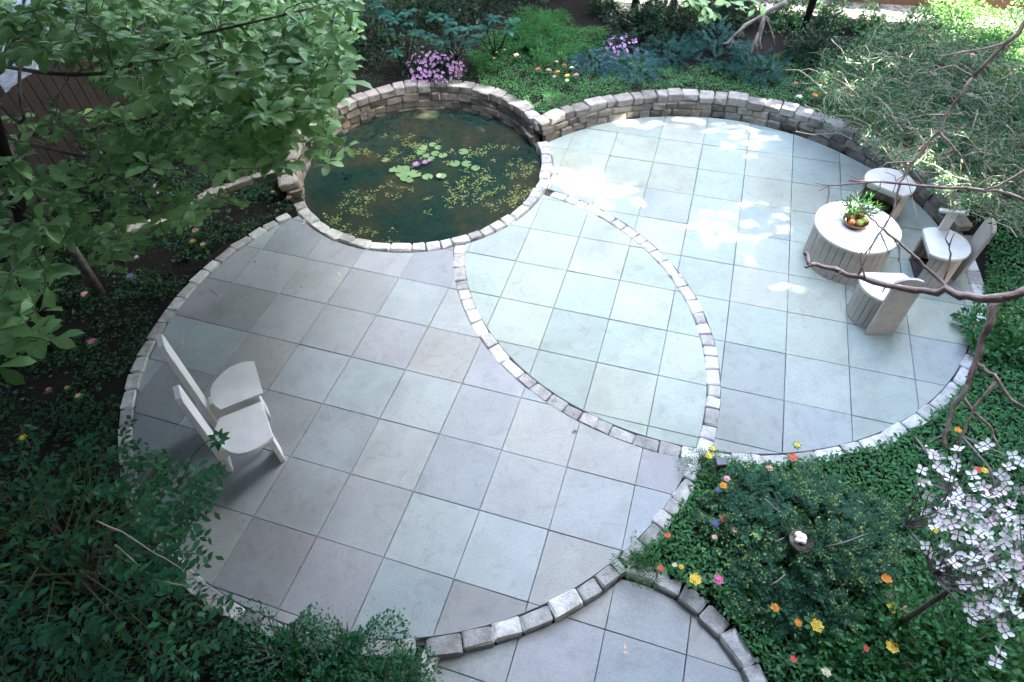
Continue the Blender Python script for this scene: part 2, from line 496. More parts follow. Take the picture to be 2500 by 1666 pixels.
# ------------------------------------------------------------------ ground
gx = np.concatenate([-np.geomspace(500, 7.6, 24), np.arange(-7.5, 10.5, 0.07), np.geomspace(10.6, 500, 24)])
gy = np.concatenate([-np.geomspace(500, 1.1, 24), np.arange(-1.0, 14.5, 0.07), np.geomspace(14.6, 500, 24)])
X, Y = np.meshgrid(gx, gy)
Z = terr(X, Y) + 0.012 * np.sin(X * 7.3 + np.sin(Y * 5)) * np.sin(Y * 6.1)
nx, ny = len(gx), len(gy)
ii = (np.arange(ny - 1)[:, None] * nx + np.arange(nx - 1)[None]).ravel()
put('ground', mesh_np('ground', np.stack([X, Y, Z], -1).reshape(-1, 3), np.stack([ii, ii + 1, ii + nx + 1, ii + nx], -1), True), M['soil'])
tag(bpy.data.objects['ground'], 'bare dark soil of the planting beds around the patio', 'soil', kind='structure')

def flat_sheet(name, poly, z, mat, label, cat):
    n = len(poly)
    me = bpy.data.meshes.new(name)
    me.from_pydata([(x, y, z) for x, y in poly], [], [tuple(range(n))])
    return tag(put(name, me, mat), label, cat, kind='structure')

# pale gravel yard beyond the left fence, pale path along the back fence
def sheet(name, x0, x1, y0, y1, dz, mat, label, cat, fx=None):
    xs = np.linspace(x0, x1, 60); ys = np.linspace(y0, y1, 40)
    X, Y = np.meshgrid(xs, ys)
    if fx is not None: X, Y = fx(X, Y)
    Z = terr(X, Y) + dz
    i = (np.arange(39)[:, None] * 60 + np.arange(59)[None]).ravel()
    return tag(put(name, mesh_np(name, np.stack([X, Y, Z], -1).reshape(-1, 3), np.stack([i, i + 1, i + 61, i + 60], -1), True), mat), label, cat, kind='structure')

sheet('gravel_yard', -14, -6.1, 6.6, 15, 0.05, M['gravel'], 'pale gravel yard seen through branches beyond the dark fence', 'yard')
sheet('path', 1.4, 10.5, -.15, 1.0, 0.015, M['gravel'], 'pale sunlit path along the foot of the back fence', 'path',
      fx=lambda X, Y: (X, 11.95 - 0.26 * (X - 2.7) + Y))

# the house the photograph was taken from: unseen wall, added to darken faces turned to it
M['brick'] = simple('unseen_house_brick', (.11, .075, .055), (.19, .13, .10), 6, 0.9, 0.3)
mb = MB(); mb.box(-9, 9, -1.75, -1.35, -.1, 8.5, .01)
tag(mb.build('unseen_house_wall', M['brick']), 'unseen brick house wall added behind the camera', 'wall', kind='structure')

# ------------------------------------------------------------------ paving slabs
def disc_hits(p, q, c, r):
    d = q - p; f = p - c
    A = d @ d; B = 2 * f @ d; D = f @ f - r * r
    disc = B * B - 4 * A * D
    if disc <= 0 or A < 1e-12: return []
    s = math.sqrt(disc)
    return [t for t in ((-B - s) / (2 * A), (-B + s) / (2 * A)) if 1e-9 < t < 1 - 1e-9]

def clip_disc(poly, c, r, keep_in):
    """polygon (ccw) cut by a circle, arcs filled in; returns a list of polygons"""
    P = [np.asarray(p, float) for p in poly]
    pts = []
    for i in range(len(P)):
        p, q = P[i], P[(i + 1) % len(P)]
        pts.append(p)
        for t in disc_hits(p, q, c, r): pts.append(p + t * (q - p))
    n = len(pts)
    keep = []
    for i in range(n):
        mid = (pts[i] + pts[(i + 1) % n]) / 2
        keep.append((np.linalg.norm(mid - c) < r) == keep_in)
    if all(keep): return [poly]
    if not any(keep): return []
    chains = []
    start = next(i for i in range(n) if keep[i] and not keep[i - 1])
    i = 0
    cur = None
    for k in range(n):
        j = (start + k) % n
        if keep[j]:
            if cur is None: cur = [pts[j]]
            cur.append(pts[(j + 1) % n])
        elif cur is not None:
            chains.append(cur); cur = None
    if cur is not None: chains.append(cur)
    ang = lambda p: math.atan2(p[1] - c[1], p[0] - c[0])
    left = list(range(len(chains))); out = []
    while left:
        a = left.pop(0); loop = list(chains[a]); cur = a
        for _ in range(20):
            e = ang(chains[cur][-1])
            best, bd = None, 9
            for s in range(len(chains)):
                d = (ang(chains[s][0]) - e) % (2 * math.pi) if keep_in else (e - ang(chains[s][0])) % (2 * math.pi)
                if d < bd: best, bd = s, d
            steps = max(1, int(bd / 0.035))
            for q in range(1, steps):
                an = e + (bd if keep_in else -bd) * q / steps
                loop.append(c + r * np.array([math.cos(an), math.sin(an)]))
            if best == a: break
            if best in left: left.remove(best)
            loop += chains[best]; cur = best
        out.append(loop)
    return out

def clip_convex(poly, conv):
    out = [np.asarray(p, float) for p in poly]
    for i in range(len(conv)):
        a = np.asarray(conv[i], float); b_ = np.asarray(conv[(i + 1) % len(conv)], float)
        e = b_ - a
        inp, out = out, []
        for k in range(len(inp)):
            p, q = inp[k], inp[(k + 1) % len(inp)]
            sp = e[0] * (p[1] - a[1]) - e[1] * (p[0] - a[0]); sq = e[0] * (q[1] - a[1]) - e[1] * (q[0] - a[0])
            if sp >= 0: out.append(p)
            if (sp >= 0) != (sq >= 0): out.append(p + (q - p) * sp / (sp - sq))
        if len(out) < 3: return []
    return out

def area(p):
    p = np.array(p); return 0.5 * abs(np.dot(p[:, 0], np.roll(p[:, 1], -1)) - np.dot(p[:, 1], np.roll(p[:, 0], -1)))

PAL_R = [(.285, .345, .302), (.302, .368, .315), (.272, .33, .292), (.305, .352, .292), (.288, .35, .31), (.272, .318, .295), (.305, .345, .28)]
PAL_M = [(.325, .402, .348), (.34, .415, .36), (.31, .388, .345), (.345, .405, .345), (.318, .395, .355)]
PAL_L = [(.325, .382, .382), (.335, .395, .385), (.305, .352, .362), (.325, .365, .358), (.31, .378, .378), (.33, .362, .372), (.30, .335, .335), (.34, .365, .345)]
SPECIAL = [  # (pixel of the slab's middle, colour) slabs that stand out; dark left ones partly carry shade
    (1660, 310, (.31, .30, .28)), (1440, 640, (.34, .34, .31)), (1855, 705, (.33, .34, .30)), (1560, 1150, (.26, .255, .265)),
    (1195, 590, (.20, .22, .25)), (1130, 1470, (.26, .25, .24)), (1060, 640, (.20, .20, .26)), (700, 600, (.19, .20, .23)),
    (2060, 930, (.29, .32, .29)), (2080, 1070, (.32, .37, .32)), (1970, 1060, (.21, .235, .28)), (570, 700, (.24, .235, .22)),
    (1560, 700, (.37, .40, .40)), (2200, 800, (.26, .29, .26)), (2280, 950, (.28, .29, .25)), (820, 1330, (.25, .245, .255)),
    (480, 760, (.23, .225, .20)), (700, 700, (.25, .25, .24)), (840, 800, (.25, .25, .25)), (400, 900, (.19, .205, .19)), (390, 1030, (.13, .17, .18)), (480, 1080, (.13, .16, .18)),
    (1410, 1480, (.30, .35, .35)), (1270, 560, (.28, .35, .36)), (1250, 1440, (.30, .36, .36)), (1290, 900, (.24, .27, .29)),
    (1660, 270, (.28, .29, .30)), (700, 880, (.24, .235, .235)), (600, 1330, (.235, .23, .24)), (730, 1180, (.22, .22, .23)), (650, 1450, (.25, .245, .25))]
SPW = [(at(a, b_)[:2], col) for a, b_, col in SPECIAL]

def grid_slabs(parent, par, irange, jrange, clipper, pal, z=0.0, th=0.05):
    ang, ox, oy, s = par
    ca, sa = math.cos(ang), math.sin(ang)
    g = 0.0024
    for i in irange:
        for j in jrange:
            w = s * T
            def W(u, v):
                a, b_ = u * w, -v * w
                return (ox * T + ca * a - sa * b_, oy * T + sa * a + ca * b_)
            du = g / w
            jt = lambda: du * random.uniform(.55, 1.7)
            cell = [W(i + jt(), j + 1 - jt()), W(i + 1 - jt(), j + 1 - jt()), W(i + 1 - jt(), j + jt()), W(i + jt(), j + jt())]
            for poly in clipper(cell):
                if len(poly) < 3 or area(poly) < 0.0006: continue
                pp = [poly[0]]
                for p in poly[1:]:
                    if np.linalg.norm(np.asarray(p) - np.asarray(pp[-1])) > 0.004: pp.append(p)
                if np.linalg.norm(np.asarray(pp[0]) - np.asarray(pp[-1])) < 0.004: pp.pop()
                if len(pp) < 3: continue
                c = np.mean(np.array(pp), axis=0)
                col = np.array(random.choice(pal)) * random.uniform(0.92, 1.04)
                cc = np.array(W(i + .5, j + .5))
                for q, k in SPW:
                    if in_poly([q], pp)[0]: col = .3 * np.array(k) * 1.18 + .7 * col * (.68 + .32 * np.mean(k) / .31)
                mb = MB()
                mb.prism([(p[0] - c[0], p[1] - c[1]) for p in pp], -th, 0.0, None, 0.003)
                o = mb.build('tile', M['tile'], parent, False, col)
                o.location = (c[0], c[1], z + random.uniform(-0.002, 0.002))
                o.rotation_euler = (random.gauss(0, 0.0022), random.gauss(0, 0.0022), 0)

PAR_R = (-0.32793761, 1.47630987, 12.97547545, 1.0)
PAR_L = (-0.33514155, -4.02433328, 9.54489211, 1.01672141)
PAR_M = (-0.32832428, 0.46994858, 10.17568401, 1.02147685)

def cut(polys, c, r, keep):
    out = []
    for p in polys: out += clip_disc(p, c, r, keep)
    return out

J = 0.006
patio = tag(empty('patio'), 'bluestone patio of two overlapping paved circles', 'patio', kind='structure')
def base_disc(name, c, r, z0, z1):
    poly = [np.array([c[0] + r * math.cos(a), c[1] + r * math.sin(a)]) for a in np.linspace(0, 2 * math.pi, 96, endpoint=False)]
    mb = MB()
    for p in clip_disc(poly, CP, RP - .06, False): mb.prism([tuple(q) for q in p], z0, z1)
    return mb.build(name, M['sand'], patio)
base_disc('sand_bed', CR, RR + .04, -0.085, -0.045)
base_disc('sand_bed', CL, RL + .04, -0.088, -0.042)
def clip_right(cell): return cut(cut(cut([cell], CR, RR - J, True), CL, RL + KW + J, False), CP, RP + J, False)
def clip_mid(cell): return cut(cut(cut([cell], CR, RR - J, True), CL, RL - J, True), CP, RP + J, False)
def clip_left(cell): return cut(cut(cut([cell], CL, RL - J, True), CR, RR + KW + J, False), CP, RP + J, False)
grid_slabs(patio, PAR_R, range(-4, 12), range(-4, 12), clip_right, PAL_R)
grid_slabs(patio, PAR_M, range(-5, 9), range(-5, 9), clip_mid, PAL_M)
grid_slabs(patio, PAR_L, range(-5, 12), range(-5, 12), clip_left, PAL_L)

landing = tag(empty('landing'), 'lower bluestone landing one step below the patio', 'landing', kind='structure')
wide = [(-0.95, -1.25), (CT[0] + RT + .1, -1.25)] + [(CT[0] + (RT + .1) * math.cos(a), CT[1] + (RT + .1) * math.sin(a)) for a in np.linspace(0, math.pi / 2, 24)] + [(-0.95, CT[1] + RT + .1)]
mb = MB(); mb.prism(wide, TZ - .085, TZ - .045); mb.build('sand_bed', M['sand'], landing)
def clip_land(cell):
    p = clip_convex(cell, stadium)
    return cut([p], CL, RL + KW + J, False) if p else []
grid_slabs(landing, PAR_L, range(3, 12), range(4, 13), clip_land, PAL_L, TZ)

# ------------------------------------------------------------------ stones
def stone_mesh(seed, bev=0.13):
    bm = bmesh.new()
    bmesh.ops.create_cube(bm, size=1.0)
    bmesh.ops.bevel(bm, geom=bm.edges[:], offset=bev, segments=1, profile=0.6, affect='EDGES')
    rr = random.Random(seed)
    for v in bm.verts:
        v.co += Vector((rr.gauss(0, .03), rr.gauss(0, .02), rr.gauss(0, .03)))
    sk = (rr.gauss(0, .06), rr.gauss(0, .05))
    for v in bm.verts:
        v.co.x += sk[0] * v.co.z; v.co.z += sk[1] * v.co.x
    bmesh.ops.triangulate(bm, faces=[f for f in bm.faces if len(f.verts) > 4])
    me = bpy.data.meshes.new('stone')
    bm.to_mesh(me); bm.free()
    return me
def stones(mat, n=8, bev=0.13, base=0):
    out = []
    for k in range(n):
        me = stone_mesh(base + k, bev); me.materials.append(mat); out.append(me)
    return out
SW = stones(M['wallstone'], 10, 0.095, 10)
SC = stones(M['capstone'], 8, 0.085, 40)
SK = stones(M['kerb'], 10, 0.085, 70)

def lay(parent, meshes, c, rad, a0, a1, z0, h, depth, lmin, lmax, skip=None, jr=0.008, jz=0.006, gap=0.010, big=0):
    """a course of stones along an arc, a0 to a1 in degrees"""
    a = R2(a0); end = R2(a1)
    while a < end - 0.02:
        L = random.uniform(lmin, lmax)
        da = L / rad
        if a + da > end: da = end - a; L = da * rad
        m = a + da / 2
        if L > 0.05 and not (skip and skip(c[0] + rad * math.cos(m), c[1] + rad * math.sin(m), math.degrees(m))):
            hh = h + random.uniform(-jz, jz); d = depth * random.uniform(0.92, 1.1)
            r = rad + random.gauss(0, jr)
            Mx = Matrix.Translation((c[0] + r * math.cos(m), c[1] + r * math.sin(m), z0 + hh / 2)) @ \
                Matrix.Rotation(m + random.gauss(0, 0.03), 4, 'Z') @ Matrix.Rotation(random.gauss(0, 0.02), 4, 'Y') @ Matrix.Diagonal((d, L - gap, hh, 1))
            put('stone', random.choice(meshes), None, parent, Mx)
        a += da

pond_wall = tag(empty('pond_wall', (0, 0, 0)), 'curved dry stone wall holding the bed behind the round pond', 'wall')
for k, (z0, h) in enumerate([(-.17, .11), (-.055, .105), (.055, .115)]):
    lay(pond_wall, SW, CP, 1.75 + .004 * k, 16 + 1.5 * k, 205, z0, h, .18, .13, .30, jr=.012)
lay(pond_wall, SC, CP, 1.772, 15, 204, .175, .115, .20, .15, .30, jr=.012, jz=.012)

right_wall = tag(empty('patio_wall', (0, 0, 0)), 'curved grey brown stone wall behind the far circle of the patio', 'wall')
def taper(top):
    return lambda x, y, d: elev(x * 1.0 + 0.25 * math.cos(R2(d)), y + 0.25 * math.sin(R2(d))) * .31 < top - .05
lay(right_wall, SW, CR, 3.01, -8, 127, -.03, .125, .19, .15, .32, jr=.012)
lay(right_wall, SW, CR, 3.012, -2, 128, .10, .095, .19, .15, .34, skip=taper(.17), jr=.012)
lay(right_wall, SC, CR, 3.03, 4, 128.5, .198, .11, .20, .15, .30, skip=taper(.26), jr=.014, jz=.014)

in_pond = lambda x, y: math.hypot(x - CP[0], y - CP[1]) < RP + .05
coping = tag(empty('pond_coping'), 'ring of pale granite setts edging the front of the pond', 'edging')
lay(coping, SK, CP, 1.757, -154, 14, -.235, .26, .145, .14, .27, jr=.004, jz=.004)
left_kerb = tag(empty('patio_edging'), 'granite sett edging around the near left circle of the patio', 'edging')
sk = lambda x, y, d: in_pond(x, y) or (math.hypot(x - CR[0], y - CR[1]) < RR + KW)
lay(left_kerb, SK, CL, RL + KW / 2, 126, 272, -.10, .118, KW, .15, .27, skip=sk, jr=.003, jz=.006)
lay(left_kerb, SK, CL, RL + KW / 2 + .005, 273.5, 306, -.16, .178, KW + .005, .16, .28, skip=sk, jr=.010, jz=.014)
lay(left_kerb, SK, CL, RL + KW / 2, 306.5, 329.5, -.10, .115, KW + .02, .15, .24, skip=sk, jr=.006, jz=.008)
lens_l = tag(empty('inlay_strip'), 'curved granite strip inlaid in the paving from the pond to the right flower bed corner', 'edging')
lay(lens_l, SK, CL, RL + KW / 2, -29, 90, -.10, .103, KW, .13, .24, skip=lambda x, y, d: in_pond(x, y) or math.hypot(x - CR[0], y - CR[1]) > RR, jr=.003, jz=.003)
lens_r = tag(empty('inlay_strip'), 'curved granite strip inlaid in the paving that starts under the front of the pond', 'edging')
lay(lens_r, SK, CR, RR + KW / 2, 130, 262, -.10, .103, KW, .14, .26, skip=lambda x, y, d: in_pond(x, y) or math.hypot(x - CL[0], y - CL[1]) > RL, jr=.003, jz=.003)
right_kerb = tag(empty('patio_edging'), 'granite sett edging around the far right circle beside the dogwood bed', 'edging')
lay(right_kerb, SK, CR, RR + KW / 2 + .01, -103, -9, -.10, .116, KW + .015, .17, .28, skip=lambda x, y, d: math.hypot(x - CL[0], y - CL[1]) < RL + KW, jr=.006, jz=.008)
land_kerb = tag(empty('landing_edging'), 'large rounded granite blocks edging the lower landing by the flower bed', 'edging')
lay(land_kerb, SK, CT, RT + .065, -44, 79, TZ - .08, .165, .135, .20, .28, skip=lambda x, y, d: math.hypot(x - CL[0], y - CL[1]) < RL + KW, jr=.01, jz=.012, gap=.014)
for (u, v, rz, lx, ly) in [(1043, 1620, 66, .19, .13), (1015, 1690, 70, .2, .13)]:
    p = at(u, v, -.02)
    put('stone', SK[2], None, land_kerb, Matrix.Translation((p[0], p[1], -.11)) @ Matrix.Rotation(R2(rz), 4, 'Z') @ Matrix.Diagonal((lx, ly, .21, 1)))

low_wall = tag(empty('low_wall'), 'low stone edging curving through the shady left bed', 'wall')
pl = [np.array(p) for p in [(-2.93, 7.42), (-3.09, 7.5), (-3.42, 7.34), (-3.74, 7.14), (-4.0, 6.85), (-4.21, 6.6), (-4.5, 6.42), (-4.78, 6.28), (-5.05, 6.22)]]
for a, b_ in zip(pl[:-1], pl[1:]):
    for z0, h in ((-.03, .10), (.075, .10)):
        d = b_ - a; L = np.linalg.norm(d); m = (a + b_) / 2
        put('stone', random.choice(SC), None, low_wall, Matrix.Translation((m[0], m[1], z0 + h / 2)) @ Matrix.Rotation(math.atan2(d[1], d[0]), 4, 'Z') @ Matrix.Diagonal((L * .97, .17, h, 1)))

# ------------------------------------------------------------------ pond
WZ = -0.105
mb = MB()
ring = np.linspace(0, 2 * math.pi, 96, endpoint=False)
mb.add([(CP[0] + 1.705 * math.cos(a), CP[1] + 1.705 * math.sin(a), WZ) for a in ring], [tuple(range(96))])
tag(mb.build('water', M['water']), 'still murky water of the round pond', 'water', kind='structure')

def pad_mesh(seed, notch=True):
    rr = random.Random(seed)
    V = [(0, 0, .004)]; n = 14
    for k in range(n):
        a = 0.25 + (2 * math.pi - 0.5) * k / (n - 1)
        r = 1 + rr.gauss(0, .05)
        V.append((r * math.cos(a), r * math.sin(a), .02 + rr.gauss(0, .03)))
    F = [(0, k, k + 1) for k in range(1, n)]
    me = bpy.data.meshes.new('lily_pad'); me.from_pydata(V, [], F); me.materials.append(M['lily'])
    return me
PADS = [pad_mesh(k) for k in range(4)]
p0 = at(1030, 400, WZ)
lily = tag(empty('water_lily', p0), 'water lily with floating round green pads in the middle of the pond', 'water lily')
Z6 = lambda x, y: (920 + x / 7.843, 300 + y / 7.843)
for x, y, r in [(890, 480, 70), (1070, 420, 62), (1170, 480, 60), (840, 590, 70), (950, 630, 60), (1120, 600, 72), (1265, 640, 72), (1040, 690, 60), (400, 900, 95),
                (540, 910, 90), (650, 960, 80), (480, 1000, 95), (740, 1000, 95), (560, 1080, 95), (630, 1120, 60), (970, 1040, 88), (1240, 1030, 80), (1500, 780, 85),
                (1720, 790, 85), (1660, 560, 85), (1890, 860, 75), (160, 730, 60), (300, 930, 60)]:
    q = at(*Z6(x, y), WZ + .01)
    d = np.linalg.norm(q - CAM)
    s = 1.12 * r / 7.843 / FPX * d
    put('lily_pad', random.choice(PADS), None, lily, Matrix.Translation((q[0] - p0[0], q[1] - p0[1], random.uniform(.006, .03))) @ Matrix.Rotation(random.uniform(0, 6.28), 4, 'Z') @ Matrix.Diagonal((s, s, s, 1)))

def blossom_mesh(name, mat, npet=5, w=.5, cup=.3, layers=1, center=None):
    V = []; F = []
    for l in range(layers):
        for k in range(npet):
            a = 2 * math.pi * (k + .5 * l) / npet
            ca, sa = math.cos(a), math.sin(a)
            s = 1 - .25 * l
            pr = [(.04, 0, 0), (.55, w * .5, cup * .45 + .12 * l), (.58, 0, cup * .3 + .12 * l), (.55, -w * .5, cup * .45 + .12 * l), (.98, w * .2, cup + .12 * l), (.98, -w * .2, cup + .12 * l)]
            b_ = len(V)
            V += [(s * (x * ca - y * sa), s * (x * sa + y * ca), z + .03 * l) for x, y, z in pr]
            F += [(b_, b_ + 2, b_ + 1), (b_, b_ + 3, b_ + 2), (b_ + 1, b_ + 2, b_ + 4), (b_ + 2, b_ + 3, b_ + 5), (b_ + 2, b_ + 5, b_ + 4)]
    me = bpy.data.meshes.new(name); me.from_pydata(V, [], F)
    me.materials.append(mat)
    if center is not None:
        me.materials.append(center)
        b_ = len(V)
        bm = bmesh.new(); bm.from_mesh(me)
        vs_ = [bm.verts.new((.13 * math.cos(a), .13 * math.sin(a), .07)) for a in np.linspace(0, 2 * math.pi, 6, endpoint=False)]
        top = bm.verts.new((0, 0, .15))
        for k in range(6):
            f = bm.faces.new((vs_[k], vs_[(k + 1) % 6], top)); f.material_index = 1
        bm.to_mesh(me); bm.free()
    return me

BL_LILY_W = blossom_mesh('lily_blossom', M['petal_cream'], 8, .35, .6, 2)
BL_LILY_P = blossom_mesh('lily_blossom', M['petal_lilac'], 8, .35, .6, 2)
for x, y, s, me in [(1200, 1030, .05, BL_LILY_W), (760, 815, .06, BL_LILY_P), (930, 770, .05, BL_LILY_P), (1000, 730, .035, BL_LILY_P)]:
    q = at(*Z6(x, y), WZ + .04)
    put('lily_blossom', me, None, lily, Matrix.Translation((q[0] - p0[0], q[1] - p0[1], .03)) @ Matrix.Diagonal((s, s, s, 1)))

# floating weed: small leaves in loose drifts
def drift(n, cx, cy, rx, ry):
    g = rng.normal(size=(n, 2)) * np.array([rx, ry]) + np.array([cx, cy])
    return np.array([at(a, b_, WZ + .004) for a, b_ in g])
W = [drift(*a) for a in [(200, 860, 490, 45, 18), (110, 935, 470, 30, 14), (120, 830, 555, 28, 14), (130, 895, 570, 30, 16), (330, 1160, 440, 75, 35), (380, 1230, 420, 50, 38), (240, 1250, 480, 40, 25),
                         (140, 985, 340, 28, 10), (170, 1010, 375, 30, 18), (60, 1160, 360, 22, 8), (70, 880, 372, 18, 6), (220, 1100, 480, 60, 30), (90, 965, 390, 25, 12)]]
W = [w[np.argsort(rng.random(len(w)))][:max(6, len(w) // 14)] for w in W]
W = np.concatenate([c_ + np.column_stack([rng.normal(0, .035, (13, 2)), np.zeros(13)]) for w in W for c_ in w]); W = W[hyp(W[:, 0], W[:, 1], CP) < 1.62]
pw = tag(put('pond_weed', leaf_mesh('pond_weed', W, flat_dirs(len(W), .15), up_normals(len(W), .25), rng.uniform(.016, .05, len(W)), LEAF4), M['weed']),
         'yellow green weed floating in drifts on the pond', 'pond weed', kind='stuff')

# ------------------------------------------------------------------ furniture
def arc_pts(r, a0, a1, n): return [(r * math.cos(a), r * math.sin(a)) for a in np.linspace(a0, a1, n)]

def slat_drum(parent, r, a0, a1, n, z0, z1, mat, th=0.022):
    """curved wall of upright boards, each board its own part"""
    st = (a1 - a0) / n
    mb = MB()
    h = st * 0.455
    outer = [(r * math.cos(t), r * math.sin(t)) for t in (-h, 0, h)]
    inner = [((r - th) * math.cos(t), (r - th) * math.sin(t)) for t in (h, 0, -h)]
    mb.prism(outer + inner, z0, z1, None, 0.0)
    me = mb.mesh('slat'); me.materials.append(mat)
    for k in range(n):
        put('slat', me, None, parent, Matrix.Rotation(a0 + (k + .5) * st, 4, 'Z'))

def half_round(loc, face, back, arm, name, label, R=.27, H=.45, ba=0.0, cat='chair'):
    """seat: disc cut flat at the front (+x of the chair), boarded drum below, board back"""
    t = tag(empty(name, (*loc, 0), face), label, cat)
    fx = .176
    a0 = math.acos(fx / R)
    mb = MB()
    mb.prism(arc_pts(R, a0, 2 * math.pi - a0, 40), H - .032, H, None, .006)
    mb.build('seat', M['cream'], t)
    slat_drum(t, R - .022, a0 + .08, 2 * math.pi - a0 - .08, 17, .0, H - .033, M['shade_boards'])
    mb = MB()
    mb.prism(arc_pts(R - .05, a0 + .1, 2 * math.pi - a0 - .1, 30), .0, .03)
    mb.build('drum_floor', M['inner'], t)
    mb = MB(); mb.box(fx - .05, fx - .025, -.19, .19, H - .09, H - .033, .003); mb.build('front_rail', M['cream'], t)
    if back:
        w, hb, lean = back
        prof = [(-w / 2, 0), (w / 2, 0), (w / 2, hb - .07)] + [(w / 2 * math.cos(a), hb - .07 + .07 * math.sin(a)) for a in np.linspace(.25, math.pi - .25, 9)] + [(-w / 2, hb - .07)]
        V = []; n = len(prof)
        for dx in (0, -.03):
            for y, z in prof: V.append((-R - .002 + dx - lean * z, y, z))
        F = [tuple(range(n)), tuple(range(2 * n - 1, n - 1, -1))] + [(i, n + i, n + (i + 1) % n, (i + 1) % n) for i in range(n)]
        MB().add(V, F).build('backrest', M['shade_boards'], t)
    if arm:
        mb = MB()
        ax, ay = arm
        mb.box(ax - .048, ax + .048, ay - .016, ay + .016, H + .001, H + .235, .002)
        mb.build('arm_post', M['cream'], t)
        mb = MB(); mb.box(ax - .14, ax + .14, ay - .028, ay + .028, H + .236, H + .262, .005)
        mb.build('armrest', M['cream'], t)
    return t

half_round((3.872, 4.54), math.atan2(.994, .105), (.275, .80, 0.0), None, 'half_round_chair', 'white half round boarded chair with its tall back turned to the camera')
half_round((4.725, 5.131), math.atan2(.25, -.968), (.25, .79, 0.05), (-.03, -.225), 'half_round_chair', 'white half round boarded chair with an armrest at the right edge of the patio')
half_round((4.616, 6.257), math.atan2(-.698, -.716), None, None, 'half_round_stool', 'white half round stool without a back against the stone wall', R=.285, cat='stool')

# round table
tb = tag(empty('round_table', (3.885, 5.42, 0), PAR_R[0]), 'round white boarded table holding a bowl of fruit', 'table')
TR, TH = .45, .49
cuts = [-.46, -.175, .06, .46]
for k in range(3):
    y0, y1 = cuts[k] + .003, cuts[k + 1] - .003
    a = [p for p in arc_pts(TR, 0, 2 * math.pi, 73)[:-1]]
    poly = clip_convex(a, [(-1, y0), (1, y0), (1, y1), (-1, y1)])
    mb = MB(); mb.prism([tuple(p) for p in poly], TH - .03, TH, None, .004)
    mb.build('plank', M['cream'], tb)
slat_drum(tb, .425, 0, 2 * math.pi, 34, .0, TH - .031, M['shade_boards'])

# pair of high backed chairs on the left: local x = forward, y = to the left of the chair's front
def high_back(origin, ang, seat, back, leg, hb, name, label, mirror=1):
    t = tag(empty(name, (*origin, 0), ang), label, 'chair')
    mb = MB(); mb.prism(seat, .385, .42, None, .006); mb.build('seat', M['white'], t)
    y0, y1 = back
    mb = MB()
    prof = [(y0, 0), (y1, 0), (y1, hb - .035), (y1 - .03, hb), (y0 + .03, hb), (y0, hb - .035)]
    n = 6
    V = [(x, y, z) for x in (-.068, -.022) for y, z in prof]
    F = [tuple(range(n)), tuple(range(2 * n - 1, n - 1, -1))] + [(i, n + i, n + (i + 1) % n, (i + 1) % n) for i in range(n)]
    mb.add(V, F).build('backrest', M['white'], t)
    mb = MB(); mb.box(.385, .425, leg[0], leg[1], 0, .384, .003); mb.build('leg', M['white'], t)
    mb = MB(); mb.box(-.02, .384, (y0 + y1) / 2 - .02, (y0 + y1) / 2 + .02, .13, .29, .003); mb.build('stretcher', M['white'], t)
    mb = MB(); mb.box(.0, .38, (y0 + y1) / 2 - .05, (y0 + y1) / 2 + .05, .34, .384, .003); mb.build('seat_rail', M['white'], t)
    return t

# local frame of the pair: forward f, right r; y = -r
f_ = np.array([.898, .44]); r_ = np.array([.44, -.898])
O = -1.01 * f_ + (-4.0836) * r_
ang = math.atan2(.44, .898)
sm = lambda pts: [(p[0], p[1]) for p in pts]
near_seat = [(0.0, -.10), (.064, 0), (.44, 0.0), (.44, -.43), (.37, -.468), (.28, -.487), (.20, -.485), (.13, -.462), (.07, -.41), (.02, -.33), (-.005, -.25)]
far_seat = [(.041, .22), (.055, .17), (.092, .091), (.47, .09), (.485, .497), (.43, .53), (.37, .542), (.28, .54), (.21, .513), (.14, .465), (.09, .415), (.055, .35)]
high_back(O, ang, near_seat[::-1], (-.30, -.10), (-.43, -.27), 1.12, 'high_back_chair', 'white high backed chair nearer the bottom left shrub')
high_back(O, ang, far_seat[::-1], (.165, .365), (.10, .26), 1.27, 'high_back_chair', 'white high backed chair on the far side of the left pair')

# bowl with fruit
bp = np.array([3.856, 5.445, TH])
def lathe(prof, n=28):
    V = []; F = []
    for r, z in prof:
        for k in range(n):
            a = 2 * math.pi * k / n
            V.append((r * math.cos(a), r * math.sin(a), z))
    for i in range(len(prof) - 1):
        for k in range(n):
            F.append((i * n + k, i * n + (k + 1) % n, (i + 1) * n + (k + 1) % n, (i + 1) * n + k))
    return V, F
V, F = lathe([(.0, .001), (.075, .001), (.10, .012), (.128, .045), (.135, .062), (.127, .064), (.118, .045), (.09, .018), (.0, .014)])
o = tag(MB().add(V, F).build('fruit_bowl', M['bowl'], None, True), 'shallow brown glazed bowl on the round white table', 'bowl')
o.location = bp
def ball(name, r, loc, mat, sq=(1, 1, 1), label='', cat='', group=None, dimple=True):
    prof = [(max(1e-4, r * math.sin(a)) , -r * math.cos(a) + (r * .16 * math.exp(-(math.pi - a) ** 2 * 9) * -1 if dimple else 0)) for a in np.linspace(0, math.pi, 13)]
    V, F = lathe(prof, 18)
    o = MB().add([(x * sq[0], y * sq[1], z * sq[2]) for x, y, z in V], F).build(name, mat, None, True)
    o.location = loc
    o.rotation_euler = (random.uniform(-.4, .4), random.uniform(-.4, .4), 0)
    return tag(o, label, cat, group)
ball('orange_fruit', .036, bp + (-.062, -.035, .062), M['orangefruit'], label='orange at the left front of the fruit bowl', cat='fruit')
ball('orange_fruit', .036, bp + (-.045, .035, .075), M['orangefruit'], label='orange at the left rear of the fruit bowl under the herb sprigs', cat='fruit')
